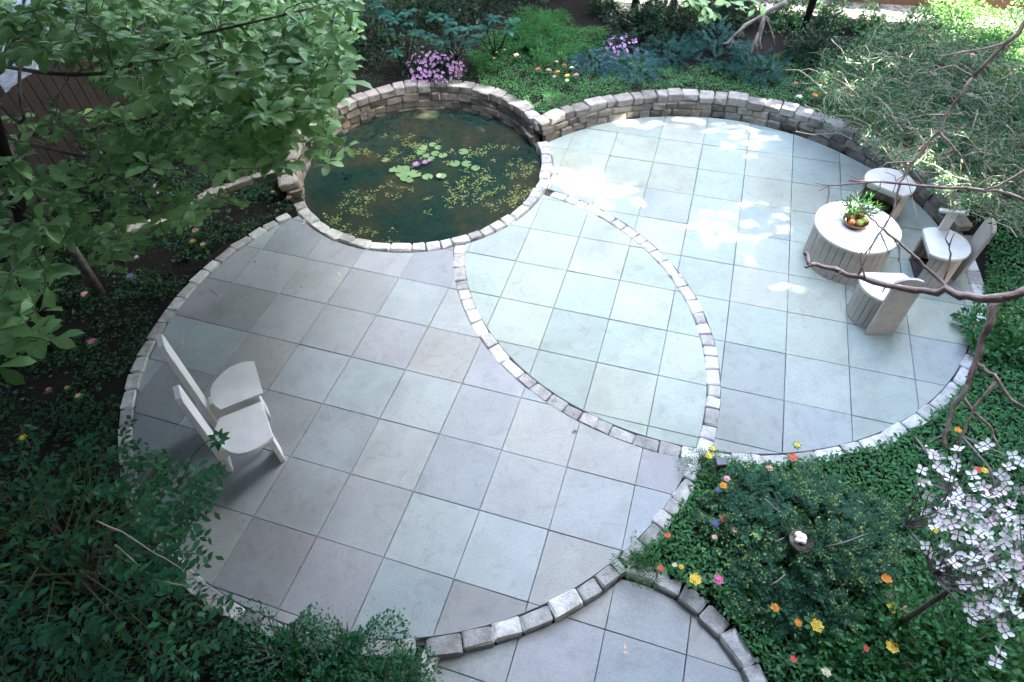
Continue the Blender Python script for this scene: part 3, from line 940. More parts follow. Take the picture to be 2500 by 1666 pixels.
ball('apple', .041, bp + (.012, -.055, .066), M['greenfruit'], label='green apple in the middle front of the fruit bowl', cat='fruit')
ball('apple', .041, bp + (.078, -.018, .068), M['greenfruit'], label='green apple at the right side of the fruit bowl', cat='fruit')
ball('orange_fruit', .036, bp + (.055, .068, .085), M['orangefruit'], label='orange at the right rear of the fruit bowl beside the herb sprigs', cat='fruit')
ball('apple', .034, bp + (-.075, .085, .07), M['greenfruit'], label='small green apple hidden behind the herb sprigs', cat='fruit')
hb = tag(empty('herb_bunch', bp + (0.02, .075, .055)), 'bunch of green leafy sprigs standing in the fruit bowl', 'herbs')
HP, HA, HN = [], [], []
for k in range(36):
    a = rng.uniform(0, 2 * math.pi); sp = rng.uniform(.25, 1.15)
    d = unit(np.array([math.cos(a) * sp * 1.3, math.sin(a) * sp * .7 + .1, .75]))
    L = rng.uniform(.10, .19)
    mb_pts = [np.zeros(3) + np.array([math.cos(a) * .03, math.sin(a) * .03, 0]) + d * L * 1.3 * t for t in np.linspace(.15, 1, 6)]
    for p in mb_pts:
        for _ in range(3):
            HP.append(p); HA.append(d + rng.normal(0, .55, 3)); HN.append(rng.normal(0, 1, 3))
put('sprig', leaf_mesh('sprig', HP, HA, HN, rng.uniform(.045, .085, len(HP)), NARROW), M['herb'], hb)

# path light by the kerb corner and iron grate by the steps
lp = at(1760, 1128, .22)
pl_ = tag(empty('path_light', (lp[0], lp[1], 0)), 'small dark grey path light at the corner of the flower bed', 'lamp')
mb = MB(); mb.box(-.012, .012, -.012, .012, 0.0, .19, .001); mb.build('post', M['black'], pl_)
mb = MB(); mb.box(-.045, .045, -.04, .04, .191, .235, .006); mb.build('lamp_head', M['lamp'], pl_)
gp = at(985, 1640, -.02)
gr = tag(empty('drain_grate', (gp[0], gp[1], .012), R2(-18)), 'grey iron drain grate beside the step stones at the bottom edge', 'grate')
mb = MB(); mb.box(-.12, .12, -.11, -.098, 0, .012, .001); mb.box(-.12, .12, .098, .11, 0, .012, .001); mb.build('frame', M['iron'], gr)
me = MB().box(-.007, .007, -.097, .097, .001, .011, .001).mesh('bar'); me.materials.append(M['iron'])
for k in range(9): put('bar', me, None, gr, Matrix.Translation((-.104 + k * .026, 0, 0)))

# ------------------------------------------------------------------ fences
def fence(name, label, pts, h, bw, mat, parent_kw, postgap=8):
    t = tag(empty(name), label, 'fence')
    mb = MB(); mb.box(-bw / 2 + .0015, bw / 2 - .0015, -.011, .011, 0, h, .004)
    me = mb.mesh('board'); me.materials.append(mat)
    k = 0
    for a, b_ in zip(pts[:-1], pts[1:]):
        a = np.array(a); b_ = np.array(b_); d = b_ - a; L = np.linalg.norm(d); n = int(L / bw)
        an = math.atan2(d[1], d[0])
        for i in range(n):
            p = a + d * (i + .5) / n
            z = float(terr(p[0], p[1]))
            put('board', me, None, t, Matrix.Translation((p[0], p[1], z - .03 + random.uniform(-.01, .01))) @ Matrix.Rotation(an, 4, 'Z') @ Matrix.Translation((0, (k % 2) * .006, 0)))
            k += 1
        for zz in (.25, h - .25):
            mb = MB(); z = float(terr(*(a + d / 2)))
            nrm = np.array([-d[1], d[0]]) / L
            mb.tube([(*(a + nrm * .04), z + zz), (*(b_ + nrm * .04), z + zz)], .03, 4)
            mb.build('rail', mat, t)
    return t
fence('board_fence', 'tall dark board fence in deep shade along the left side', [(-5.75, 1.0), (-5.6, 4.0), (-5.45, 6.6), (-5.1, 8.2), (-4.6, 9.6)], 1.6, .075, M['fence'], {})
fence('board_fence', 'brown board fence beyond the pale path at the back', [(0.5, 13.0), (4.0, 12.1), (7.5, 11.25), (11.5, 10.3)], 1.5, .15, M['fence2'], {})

# ------------------------------------------------------------------ vegetation
def scatter_ground(n, poly_px=None, world=None, pad=0.0):
    """random ground points: either inside a pixel polygon or a world rectangle, off the paving and in the picture"""
    if poly_px is not None:
        P = np.array(poly_px, float)
        W_ = np.array([at(max(-80, min(2580, a)), max(-60, min(1740, b_)), .1) for a, b_ in P])
        x0, x1, y0, y1 = W_[:, 0].min(), W_[:, 0].max(), W_[:, 1].min(), W_[:, 1].max()
    else:
        x0, x1, y0, y1 = world
    out = []
    got = 0
    for _ in range(60):
        g = np.stack([rng.uniform(x0, x1, n * 2), rng.uniform(y0, y1, n * 2)], -1)
        g = g[~paved(g[:, 0], g[:, 1], pad)]
        z = terr(g[:, 0], g[:, 1])
        P3 = np.column_stack([g, z])
        k = in_view(P3)
        if poly_px is not None: k &= in_poly(to_px(P3), poly_px)
        P3 = P3[k]
        out.append(P3); got += len(P3)
        if got >= n: break
    return np.concatenate(out)[:n]

def clumpy(P, scale, thr, seed=0):
    """keep points where a cheap sum of sines is high: uneven density"""
    r = np.random.default_rng(seed)
    v = np.zeros(len(P))
    for _ in range(6):
        k = unit(r.normal(size=2)) * r.uniform(.6, 1.6) / scale
        v += np.sin(P[:, :2] @ k * 6.28 + r.uniform(0, 6.28))
    return P[v / 6 + r.normal(0, .25, len(P)) > thr]

def ground_cover(name, label, P, h, size, mat, T_=LEAF4, tilt=.35, jit=.5):
    P = P.copy()
    P[:, 2] += rng.uniform(.01, h, len(P)) * (0.6 + 0.4 * np.sin(P[:, 0] * 5.1) * np.sin(P[:, 1] * 4.3 + 1))
    me = leaf_mesh(name, P, flat_dirs(len(P), tilt), up_normals(len(P), jit), rng.uniform(size * .65, size * 1.25, len(P)), T_)
    return tag(put(name, me, mat), label, 'ground cover', kind='stuff')

LEFT_BED = [(-80, 420), (700, 380), (760, 520), (560, 640), (330, 900), (290, 1100), (320, 1260), (560, 1500), (900, 1600), (900, 1740), (-80, 1740)]
RIGHT_BED = [(1480, 1420), (1560, 1330), (1640, 1200), (1690, 1080), (1800, 1110), (1960, 1100), (2150, 1060), (2330, 920), (2400, 700), (2420, 560), (2580, 520), (2580, 1740), (1800, 1740), (1700, 1560), (1500, 1440)]
BACK_BED = [(640, 400), (780, 250), (850, 215), (1060, 180), (1270, 230), (1340, 270), (1450, 230), (1660, 210), (1900, 245), (2100, 350), (2300, 480), (2420, 560), (2580, 540), (2580, -60), (500, -60)]
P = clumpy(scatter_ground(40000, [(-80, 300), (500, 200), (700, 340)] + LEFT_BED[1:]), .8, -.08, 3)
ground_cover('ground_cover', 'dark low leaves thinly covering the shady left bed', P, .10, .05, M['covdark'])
P = scatter_ground(30000, RIGHT_BED, pad=-.03)
ground_cover('ground_cover', 'dense bright green ground cover between the landing and the dogwood', P, .12, .042, M['cov'])
P = scatter_ground(52000, [(1180, 245), (1340, 285), (1450, 240), (1660, 220), (1900, 255), (2100, 350), (2330, 520), (2330, 300), (2000, 120), (1700, 170), (1300, 90), (1150, 130)], pad=-.06)
P = clumpy(P, .5, -.35, 5)
ground_cover('ground_cover', 'fine light green ground cover spilling over the top of the patio wall', P, .10, .028, M['covfine'])
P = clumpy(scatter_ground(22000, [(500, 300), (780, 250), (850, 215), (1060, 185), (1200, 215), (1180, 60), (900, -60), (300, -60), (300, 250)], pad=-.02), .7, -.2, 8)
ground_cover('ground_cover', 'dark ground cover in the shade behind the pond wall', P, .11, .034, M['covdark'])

def mound(name, label, c, r, n, size, mat, T_=LEAF4, cat='shrub', squash=.7, shell=.55, stem_mat=None, group=None, jit=.5, extra=None, nstem=7, droop=0.0, up=0.25):
    """leafy shrub: leaves through an uneven dome, stems inside"""
    c = np.asarray(c, float)
    t = tag(empty(name, c), label, cat, group)
    d = unit(rng.normal(size=(n, 3))); d[:, 2] = np.abs(d[:, 2])
    rr_ = np.random.default_rng(int(abs(c[0] * 1000) + abs(c[1] * 100)))
    lob = np.ones(n)
    for _ in range(7):
        k = unit(rr_.normal(size=3)); lob += .22 * np.sin(d @ k * rr_.uniform(3, 7) + rr_.uniform(0, 6))
    rad = (shell + (1 - shell) * rng.random(n) ** .6) * np.clip(lob, .55, 1.5)
    P = d * rad[:, None] * np.array([r, r, r * squash])
    P[:, 2] += .03
    A = unit(d + rng.normal(0, .7, (n, 3)) + np.array([0, 0, -droop]))
    Nn = unit(d * .5 + np.array([0, 0, 1]) * (up + .5) + rng.normal(0, jit, (n, 3)))
    put('foliage', leaf_mesh('foliage', P, A, Nn, rng.uniform(.7, 1.3, n) * size, T_), mat, t)['kind'] = 'stuff'
    mb = MB()
    for k in range(nstem):
        a = rr_.uniform(0, 6.28); q = np.array([math.cos(a) * r * .7, math.sin(a) * r * .7, r * squash * rr_.uniform(.4, .85)])
        mb.tube([np.zeros(3), q * .5 + np.array([0, 0, .08 * r]), q], [.012, .009, .004], 5)
    mb.build('stems', stem_mat or M['bark'], t)
    return t, P

def ground_at(px, py):
    p = at(px, py, .2)
    for _ in range(4): p = at(px, py, float(terr(p[0], p[1])))
    return p

# --- bright fine leaved mounds, azaleas, spruces, rhododendrons behind the walls
gp_ = ground_at(1325, 120)
mound('fine_leaved_shrub', 'wide bright green feathery shrub behind the mixed flowers', gp_ + (0, .25, 0), .78, 15000, .05, M['moss'], NARROW, squash=.42, droop=.5)
gp_ = ground_at(1178, 172)
mound('fine_leaved_shrub', 'small rounded green feathery shrub right of the lilac azalea', gp_ + (0, .05, 0), .24, 2600, .036, M['moss'], NARROW, squash=.8, droop=.4)

BL_AZ = [blossom_mesh('blossom', M['petal_lilac'], 5, .62, .35) for _ in range(1)]
def azalea(px, py, r, nb, label, sq=.75):
    g = ground_at(px, py)
    t, P = mound('azalea', label, g, r, int(2600 * (r / .4) ** 2), .032, M['azleaf'], cat='azalea', squash=sq)
    for k in range(nb):
        d = unit(rng.normal(size=3)); d[2] = abs(d[2]); d[1] = -abs(d[1]) if rng.random() < .75 else d[1]; d = unit(d)
        p = d * np.array([r, r, r * sq]) * rng.uniform(.93, 1.12)
        s = rng.uniform(.02, .036)
        z = unit(d * .8 + np.array([0, -.2, .6]) + rng.normal(0, .25, 3)); x = unit(np.cross(z, [.3, .8, .1]))
        put('blossom', BL_AZ[0], None, t, leaf_matrix(p, x, z, s))
azalea(1060, 172, .46, 190, 'round azalea covered in lilac pink blossoms on the pond wall', .62)
azalea(1512, 125, .30, 75, 'small lilac azalea among the blue spruces')
azalea(352, 470, .22, 25, 'small lilac azalea in the dark bed by the left fence')

def spruce(px, py, r, n, mat, label, squash=.6, dz=0.0):
    g = ground_at(px, py) + np.array([0, .12, dz])
    t = tag(empty('spruce_bush', g), label, 'spruce', 'low blue spruces behind the patio wall')
    Ps, As, Ss = [], [], []
    mb = MB()
    for k in range(n):
        d = unit(rng.normal(size=3)); d[2] = abs(d[2]) * .9 + .05; d = unit(d)
        base = d * np.array([r, r, r * squash]) * rng.uniform(.35, .85)
        out = unit(d * np.array([1, 1, .35]) + rng.normal(0, .35, 3) + np.array([0, 0, -.15]))
        L = rng.uniform(.15, .27)
        m = 110
        tt = rng.random(m)
        ax = base + out * (L * tt)[:, None] + np.array([0, 0, -.18 * L]) * (tt ** 2)[:, None]
        side = unit(rng.normal(size=(m, 3)))
        A = unit(out * 1.0 + side)
        Ps.append(ax); As.append(A); Ss.append(rng.uniform(.035, .055, m))
        if k % 3 == 0: mb.tube([np.zeros(3), base * .5, base, base + out * L * .7], [.010, .007, .004, .002], 4)
    P = np.concatenate(Ps); A = np.concatenate(As)
    T3 = (NEEDLE[0] * np.array([1, 1.7, 1]), NEEDLE[1])
    put('needles', leaf_mesh('needles', P, A, rng.normal(size=(len(P), 3)), np.concatenate(Ss), T3, False), mat, t)['kind'] = 'stuff'
    mb.build('branches', M['darkbark'], t)
spruce(1452, 170, .42, 70, M['spruce'], 'pale blue spruce bush at the left end beside the mixed flowers')
spruce(1560, 190, .45, 80, M['spruce'], 'low blue spruce drooping towards the patio wall', .5)
spruce(1640, 150, .50, 80, M['spruce2'], 'dark spruce bush behind the drooping blue one')
spruce(1755, 150, .62, 120, M['spruce2'], 'largest dark blue green spruce bush with upright tips', .85)
spruce(1850, 190, .45, 70, M['spruce2'], 'dark spruce bush at the right end of the spruces', .7)

RHL = leaf_mesh('leaf', [[0, 0, 0]], [[1, 0, 0]], [[0, 0, 1]], 1.0, (OBOV[0] * np.array([1, 1.0, 1.2]), OBOV[1])); RHL.materials.append(M['rhod'])
def rhodo(whorls, base_px, label, size=.15):
    g = ground_at(*base_px)
    t = tag(empty('rhododendron', g), label, 'rhododendron', 'rhododendrons behind the pond')
    mb = MB()
    for (px, py, z) in whorls:
        p = at(px, py, z + g[2]) - g
        mb.tube([np.zeros(3), p * np.array([.5, .5, .4]), p], [.014, .010, .006], 5)
        n = random.randint(8, 11); a0 = random.uniform(0, 6)
        for k in range(n):
            a = a0 + 2 * math.pi * k / n
            d = unit(np.array([math.cos(a), math.sin(a), random.uniform(-.25, .35)]))
            put('leaf', RHL, None, t, leaf_matrix(p, d, np.array([0, 0, 1.0]) + rng.normal(0, .15, 3), size * random.uniform(.8, 1.15)))
    mb.build('stems', M['darkbark'], t)
Z7 = lambda x, y: (800 + x / 4.706, y / 4.706)
rhodo([(*Z7(760, 230), .9), (*Z7(930, 140), .9), (*Z7(700, 380), .6), (*Z7(1000, 370), .7), (*Z7(780, 600), .45), (*Z7(900, 250), .8), (*Z7(560, 60), 1.0), (*Z7(640, 150), .9)], (990, 175), 'rhododendron with blue green leaf whorls left of the lilac azalea')
rhodo([(*Z7(1230, 190), .95), (*Z7(1420, 340), .8), (*Z7(1310, 470), .65), (*Z7(1620, 330), .8), (*Z7(1500, 440), .6), (*Z7(1380, 240), .85), (*Z7(1180, 420), .5), (*Z7(1330, 560), .45)], (1110, 150), 'rhododendron with long leaf whorls just above the lilac azalea')
rhodo([(*Z7(1820, 310), .8), (*Z7(2060, 340), .75), (*Z7(1740, 420), .6), (*Z7(1900, 220), .9), (*Z7(1650, 500), .45), (*Z7(2100, 260), .8)], (1210, 130), 'rhododendron beside the bright feathery shrub')

# dark background shrubs and tall trees at the back
def bg_shrub(px, py, r, n, label, mat='darkleaf', size=.06, sq=1.0, cat='shrub', group=None, name='shrub'):
    g = ground_at(px, py)
    return mound(name, label, g, r, n, size, M[mat], squash=sq, cat=cat, group=group, shell=.3)
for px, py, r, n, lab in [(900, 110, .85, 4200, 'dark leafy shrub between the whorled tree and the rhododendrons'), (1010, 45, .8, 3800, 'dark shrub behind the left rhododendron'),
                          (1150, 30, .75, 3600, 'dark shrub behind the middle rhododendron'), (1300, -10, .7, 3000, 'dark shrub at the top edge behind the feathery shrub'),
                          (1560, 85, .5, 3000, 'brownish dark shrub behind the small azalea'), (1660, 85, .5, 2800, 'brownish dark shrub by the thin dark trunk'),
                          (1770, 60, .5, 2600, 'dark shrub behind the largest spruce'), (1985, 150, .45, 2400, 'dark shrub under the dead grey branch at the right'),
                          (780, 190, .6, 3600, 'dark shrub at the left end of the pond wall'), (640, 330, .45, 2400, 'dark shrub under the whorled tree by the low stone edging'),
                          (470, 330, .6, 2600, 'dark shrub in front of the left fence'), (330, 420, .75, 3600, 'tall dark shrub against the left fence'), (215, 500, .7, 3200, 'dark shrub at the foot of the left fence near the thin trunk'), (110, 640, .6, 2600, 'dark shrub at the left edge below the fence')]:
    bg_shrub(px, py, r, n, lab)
for k_, (px, py, r, mt, lab) in enumerate([(1475, 35, .32, 'darkleaf', 'dark bush at the top edge left of the sunlit path'), (1590, 52, .26, 'darkleaf', 'dark bush in front of the sunlit path behind the thin trunk'), (1700, 48, .34, 'darkleaf', 'dark bush under the hanging green leaves at the top'),
                              (1800, 45, .28, 'darkleaf', 'dark bush behind the dead grey branch'), (2010, 60, .34, 'twigleaf', 'light green bush in front of the path right of the back trunk'), (2120, 78, .36, 'twigleaf', 'light green bush in front of the path behind the tan twigs'), (2215, 92, .32, 'twigleaf', 'loose green bush by the path near the top right')]):
    bg_shrub(px, py, r, 1500, lab, mt, .05, 1.0)
bg_shrub(1915, 60, .42, 1800, 'pale variegated shrub below the dead grey branch', 'twigleaf', .05)

def tall_tree(base, h, r0, label, crown_r, nleaf, lean=(0, 0), mat='shade'):  # serves the trunks in view and the added shade trees
    base = np.array([*base, float(terr(*base))])
    t = tag(empty('tall_tree', base), label, 'tree', 'tall trees around the garden, many added for shade')
    pts = [np.array([lean[0] * s, lean[1] * s, h * s]) for s in np.linspace(0, 1, 6)]
    pts = [p + np.array([math.sin(i * 2.1) * .06, math.cos(i * 1.7) * .05, 0]) * (i > 0) for i, p in enumerate(pts)]
    MB().tube(pts, [r0 * (1 - .13 * i) for i in range(6)], 9).build('trunk', M['darkbark'], t, True)
    return t, base, pts
def crown(t, c, r, n, size, mat):
    d = unit(rng.normal(size=(n, 3))) * (rng.random(n) ** .4)[:, None]
    cl = np.round(d * 2.2 + rng.normal(0, .1, d.shape)) / 2.2
    P = c + (d * .6 + cl * .4) * r
    put('crown', leaf_mesh('crown', P, flat_dirs(n, .6), up_normals(n, .7), rng.uniform(.7, 1.3, n) * size, QUAD), M[mat], t)['kind'] = 'stuff'
for px, py, r0, lab in [(1632, 75, .055, 'thin dark tree trunk standing behind the largest spruce'), (1958, 80, .06, 'dark tree trunk at the back right of the spruces'),
                        (1548, 30, .07, 'dark tree trunk at the top edge left of the thin one'), (845, 60, .09, 'dark tree trunk in the deep shade at the back left')]:
    g = ground_at(px, py)
    t, b0, pts = tall_tree(g[:2], 6.5, r0, lab, 1.6, 2500)
    crown(t, pts[-1], np.array([1.5, 1.5, 1.3]), 1500, .13, 'shade')

for bx, by, lx, h, cr, n_, lab in [(-7.4, 9.0, 0, 7.6, 3.0, 5000, 'added tree whose crown shades the gravel yard at the left'), (-7.6, 3.6, 0, 7.2, 2.8, 5000, 'added shade tree behind the dark fence at the left'),
                                    (-3.2, 12.9, .9, 7.6, 2.9, 6000, 'added shade tree at the back left behind the rhododendrons'), (-4.9, 1.9, 3.2, 7.0, 3.1, 9000, 'added shade tree rising out of the arching shrub'),
                                    (-5.0, 4.5, 3.2, 7.0, 3.1, 9500, 'added shade tree in the left bed beside the fence'), (-5.4, 9.4, .2, 7.2, 2.3, 6000, 'added shade tree behind the low stone edging'),
                                    (-3.8, 15.2, 0, 8.0, 3.3, 5000, 'added shade tree far behind the left fence'), (-7.8, 13.5, 0, 8.0, 3.0, 4000, 'added shade tree at the far corner of the gravel yard'),
                                    (-1.9, -2.6, 1.0, 7.6, 2.9, 8000, 'added shade tree leaning over the house wall behind the camera'), (3.4, -2.6, -.6, 8.0, 2.6, 6000, 'added shade tree behind the house wall to the right of the camera'), (8.6, 4.3, -1.7, 7.2, 2.6, 6500, 'added shade tree leaning in over the dogwood bed'), (-0.2, 17.4, 0, 8.2, 3.3, 5000, 'added tree screening the sky farthest behind the pond'), (-6.2, 17.6, 0, 8.2, 3.2, 4500, 'added tree screening the sky in the far back corner at the left'), (0.9, 14.2, 0, 7.6, 3.0, 5000, 'added shade tree behind the back fence near the middle'), (5.6, 14.6, 0, 7.8, 3.0, 5000, 'added shade tree behind the back fence at the right'), (-8.4, .6, 0, 6.4, 2.6, 4000, 'added shade tree beyond the near end of the left fence'), (-8.4, 6.3, 0, 6.6, 2.4, 4000, 'added shade tree beyond the middle of the left fence')]:
    t, b0, pts = tall_tree((bx, by), h, .075 if bx > -5.5 else .12, lab, 2, 0, lean=(lx, 2.2 if by < -1 else .05))  # trees added around the view; their crowns cut the sky light
    crown(t, pts[-1], np.array([cr, cr, min(1.75, cr * .62)]), n_, .28, 'shade')
    if by > 11 or bx < -6:      # leaf masses added beyond the fences to block low sky light
        low = pts[2] * np.array([1, 1, .9])
        d_ = unit(rng.normal(size=(4200, 3))) * (rng.random(4200) ** .35)[:, None]
        P_ = low + d_ * np.array([2.6, 1.5 if by > 11 else 2.4, 2.5]) + np.array([-1.1 if bx < -6 else 0, 1.4 if by > 11 and bx > -6 else 0, .4])
        P_ = P_[P_[:, 2] > .3]
        put('low_sky_screen', leaf_mesh('low_sky_screen', P_, flat_dirs(len(P_), .6), up_normals(len(P_), .7), rng.uniform(.2, .34, len(P_)), QUAD), M['shade'], t)['kind'] = 'stuff'

# ---- sunny-side trees: leaf screen shaped along sun rays, gaps cut for sun patches
def g0(px, py, z=0.0):
    p = at(px, py, z)
    return (p - S * (p[2] / S[2]))[:2]
GAPS = [(1830, 322, .25, 0), (1795, 345, .13, 0), (1855, 352, .16, 0), (1780, 312, .10, 0), (1415, 447, .26, 0), (1375, 440, .15, 0), (1475, 462, .17, 0), (1520, 478, .11, 0), (1545, 300, .14, 0),
        (1800, 528, .10, 0), (1818, 545, .13, 0), (1868, 530, .12, 0), (1888, 545, .13, 0), (1735, 558, .09, 0), (1770, 572, .12, 0), (1868, 580, .11, 0), (1905, 565, .08, 0), (1745, 300, .1, 0),
        (2060, 525, .22, .49), (2130, 540, .15, .49), (2090, 590, .16, .49), (2030, 500, .12, .49), (2150, 580, .1, .49),
        (1345, 285, .12, .3), (1880, 255, .14, .3), (1960, 270, .13, .3), (1757, 245, .10, .3), (1290, 245, .13, .3), (1100, 205, .12, .3), (1230, 212, .12, .3),
        (1955, 1316, .10, .55)]
GAPW = [(g0(a, b_, z), r) for a, b_, r, z in GAPS]
spots = [g0(a, b_, .33) for a, b_ in [(1500, 8), (1530, 14), (1600, 10), (1625, 20), (1610, 38), (1860, 10), (1900, 16), (1945, 22), (2080, 22), (2110, 32), (2140, 45), (2230, 48), (2290, 58), (2360, 62), (2440, 50), (2460, 90), (2420, 20), (2480, 150), (2470, 220), (2380, 110), (2300, 85)]]
sun_root = []
for k, (by, lab) in enumerate([(1.2, 'tall tree shaped to cast the patio shade, nearest the camera on the sunny right side'), (4.6, 'tall tree shaped to cast the patio shade, second along the sunny right side'), (8.2, 'tall tree shaped to cast the patio shade, third along the sunny right side'), (12.0, 'tall tree shaped to cast the patio shade, at the far end of the sunny right side')]):
    bx = 10.6 + (k % 2) * .8
    t, b0, pts = tall_tree((bx, by), 11 + k % 2, .2, lab, 2, 0)
    sun_root.append((t, b0, by))
n = 92000
g = np.stack([rng.uniform(-15.5, 9.0, n), rng.uniform(-2.5, 14.2, n)], -1)
keep = np.ones(n, bool); neargap = np.full(n, 9.0)
rnd = rng.random(n)
for q, r in GAPW:
    d = g - q; a = np.arctan2(d[:, 1], d[:, 0]); ph = random.uniform(0, 6)
    rr_ = r * (1 + .30 * np.sin(3 * a + ph) + .22 * np.sin(7 * a + 2 * ph))
    e = np.hypot(d[:, 0], d[:, 1]) - rr_
    keep &= rnd < .06 + .94 * sstep((e + .15) / .21)
    neargap = np.minimum(neargap, e)
for q in spots:
    keep &= np.hypot(*(g - q).T) > .46
g = g[keep]; neargap = neargap[keep]; n = len(g)
xl = rng.uniform(9.3, 12.2, n)
tt = (xl - g[:, 0]) / S[0]
PL = np.column_stack([g, np.zeros(n)]) + S * tt[:, None]
AL = rand_dirs(n); NL = unit(S + rng.normal(0, .35, (n, 3)))
ok = PL[:, 2] > .4
PL, AL, NL, neargap = PL[ok], AL[ok], NL[ok], neargap[ok]
near = np.argmin(np.abs(PL[:, 1][:, None] - np.array([b_[1] for _, b_, _ in sun_root])[None]), axis=1)
for k, (t, b0, by) in enumerate(sun_root):
    s = near == k
    A = unit(AL[s] - NL[s] * np.sum(AL[s] * NL[s], axis=1, keepdims=True))
    m_ = int(s.sum())
    sz = rng.uniform(.16, .27, m_) * np.where(neargap[s] < .3, .5, 1.0)
    put('crown', leaf_mesh('crown', PL[s] - b0 - A * (sz / 2)[:, None], A, NL[s], sz, QUAD), M['shade'], t)['kind'] = 'stuff'  # part of the leaf screen shaped along the sun rays
    mb = MB()
    for j in range(9):
        zz = random.uniform(2.5, 10)
        q = np.array([random.uniform(-1.6, 1.2), random.uniform(-1.7, 1.7), zz + random.uniform(.5, 1.6)])
        mb.tube([np.array([0, 0, zz]), q * np.array([.5, .5, 1]) + np.array([0, 0, -.2]), q], [.06, .04, .015], 5)
    mb.build('limbs', M['darkbark'], t)

# ---- sunlit foliage in the top right corner
for px, py, r, lab in [(2440, 130, .55, 'sunlit yellow green bush in the top right corner'), (2490, 280, .5, 'sunlit yellow green bush at the right edge below the corner'), (2330, 70, .45, 'light green bush in front of the back fence at the right')]:
    g = ground_at(px, py)
    mound('leafy_bush', lab, g, r, 2600, .055, M['sunleaf'], squash=1.1, shell=.3)

# ---- twiggy shrub on the right: many tan twigs and sparse small leaves
def twiggy(base_px, area_poly, n, label, zr=(.45, 1.15), nb=18):
    b0 = ground_at(*base_px)
    t = tag(empty('twiggy_shrub', b0), label, 'shrub')
    xs = np.array(area_poly, float)
    mb = MB(); LP, LA = [], []
    def target():
        while True:
            q = np.array([rng.uniform(xs[:, 0].min(), xs[:, 0].max()), rng.uniform(xs[:, 1].min(), xs[:, 1].max())])
            if in_poly([q], area_poly)[0]: return q
    for k in range(n):
        q = target()
        p = at(q[0], q[1], rng.uniform(*zr)) - b0
        th = rng.normal(3.65, .75); L = rng.uniform(.35, .95)
        base = p - np.array([math.cos(th) * L, math.sin(th) * L, rng.uniform(.0, .5)]); base[2] = max(base[2], .02)
        midp = (base + p) / 2 + np.array([0, 0, rng.uniform(.03, .16)]) + rng.normal(0, .05, 3)
        pts = [base, base * .6 + midp * .4 + rng.normal(0, .03, 3), midp, midp * .4 + p * .6 + rng.normal(0, .03, 3), p]
        r0 = rng.uniform(.003, .0055)
        mb_ = MB().tube(pts, [r0 * 1.5, r0 * 1.2, r0, r0 * .7, r0 * .4], 4)
        if k < nb: mb_.build('branch', M['twig'], t)
        else: mb.add(mb_.v, mb_.f)
        for j in range(rng.integers(2, 5)):
            s0 = rng.integers(2, 4); a = pts[s0] * .5 + pts[s0 + 1] * .5
            e = a + unit(p - base + rng.normal(0, .5, 3)) * rng.uniform(.08, .25)
            mb.tube([a, (a + e) / 2 + rng.normal(0, .012, 3), e], [r0 * .6, r0 * .5, r0 * .3], 3)
            for _ in range(6):
                LP.append(a + (e - a) * rng.random() + rng.normal(0, .012, 3)); LA.append(e - a + rng.normal(0, .5, 3))
        for _ in range(30):
            LP.append(midp + (p - midp) * rng.random() + rng.normal(0, .03, 3)); LA.append(p - base + rng.normal(0, .5, 3))
    mb.build('twigs', M['twig'], t)['kind'] = 'stuff'
    put('leaves', leaf_mesh('leaves', LP, LA, up_normals(len(LP), .7), rng.uniform(.022, .045, len(LP)), LEAF4), M['twigleaf'], t)['kind'] = 'stuff'
twiggy((2330, 260), [(1960, 260), (2010, 150), (2200, 70), (2480, 130), (2520, 330), (2480, 560), (2330, 520), (2180, 400), (2080, 350)], 430, 'broad tangle of tan bare twigs with few leaves above the right end of the wall')
P = scatter_ground(26000, [(1950, 230), (2080, 120), (2580, 80), (2580, 560), (2420, 560), (2250, 430), (2080, 330)], pad=.0)
P[:, 2] += rng.uniform(0, .75, len(P)) * rng.random(len(P))
ground_cover('undergrowth', 'mixed green undergrowth beneath the tan twigs', P, .12, .045, M['twigleaf'])

# ---- the dead grey branch hanging at the top
tdb = tag(empty('dead_branch', atd(1880, 35, 6.0)), 'dead grey branch hanging with bare side twigs over the spruces', 'branch')
o0 = np.array(tdb.location)
def branch(px_pts, dist, r0, r1, parent, mat, name='branch', n=7, o=None):
    m_ = len(px_pts)
    ds = dist if hasattr(dist, '__len__') else [dist] * m_
    if len(ds) == 2 and m_ != 2: ds = np.linspace(ds[0], ds[1], m_)
    pts = [atd(a, b_, d) for (a, b_), d in zip(px_pts, ds)]
    fine = []
    for a, b_ in zip(pts[:-1], pts[1:]):
        for s in (0, .5): fine.append(a + (b_ - a) * s + (rng.normal(0, r0 * .35, 3) if s else 0))
    fine.append(pts[-1])
    rad = [r0 + (r1 - r0) * i / (len(fine) - 1) * 1.0 for i in range(len(fine))]
    rad = [r * (1 + .12 * math.sin(i * 2.3)) for i, r in enumerate(rad)]
    oo = np.zeros(3) if o is None else o
    return MB().tube([p - oo for p in fine], rad, n).build(name, mat, parent, True)
for pts, r0, r1 in [([(1920, 5), (1880, 25), (1866, 35), (1820, 62), (1790, 90), (1765, 108)], .022, .01), ([(1866, 35), (1852, 80), (1845, 105), (1848, 120)], .014, .006),
                    ([(1868, 36), (1862, 70), (1855, 100), (1858, 122)], .012, .005), ([(1868, 36), (1880, 65), (1892, 110)], .008, .003), ([(1790, 90), (1785, 112), (1782, 116)], .008, .004),
                    ([(1852, 80), (1838, 110), (1832, 136)], .010, .004), ([(1868, 36), (1885, 60), (1888, 58)], .007, .003)]:
    branch(pts, 6.0, r0, r1, tdb, M['greytwig'], 'branch', 6, o0)
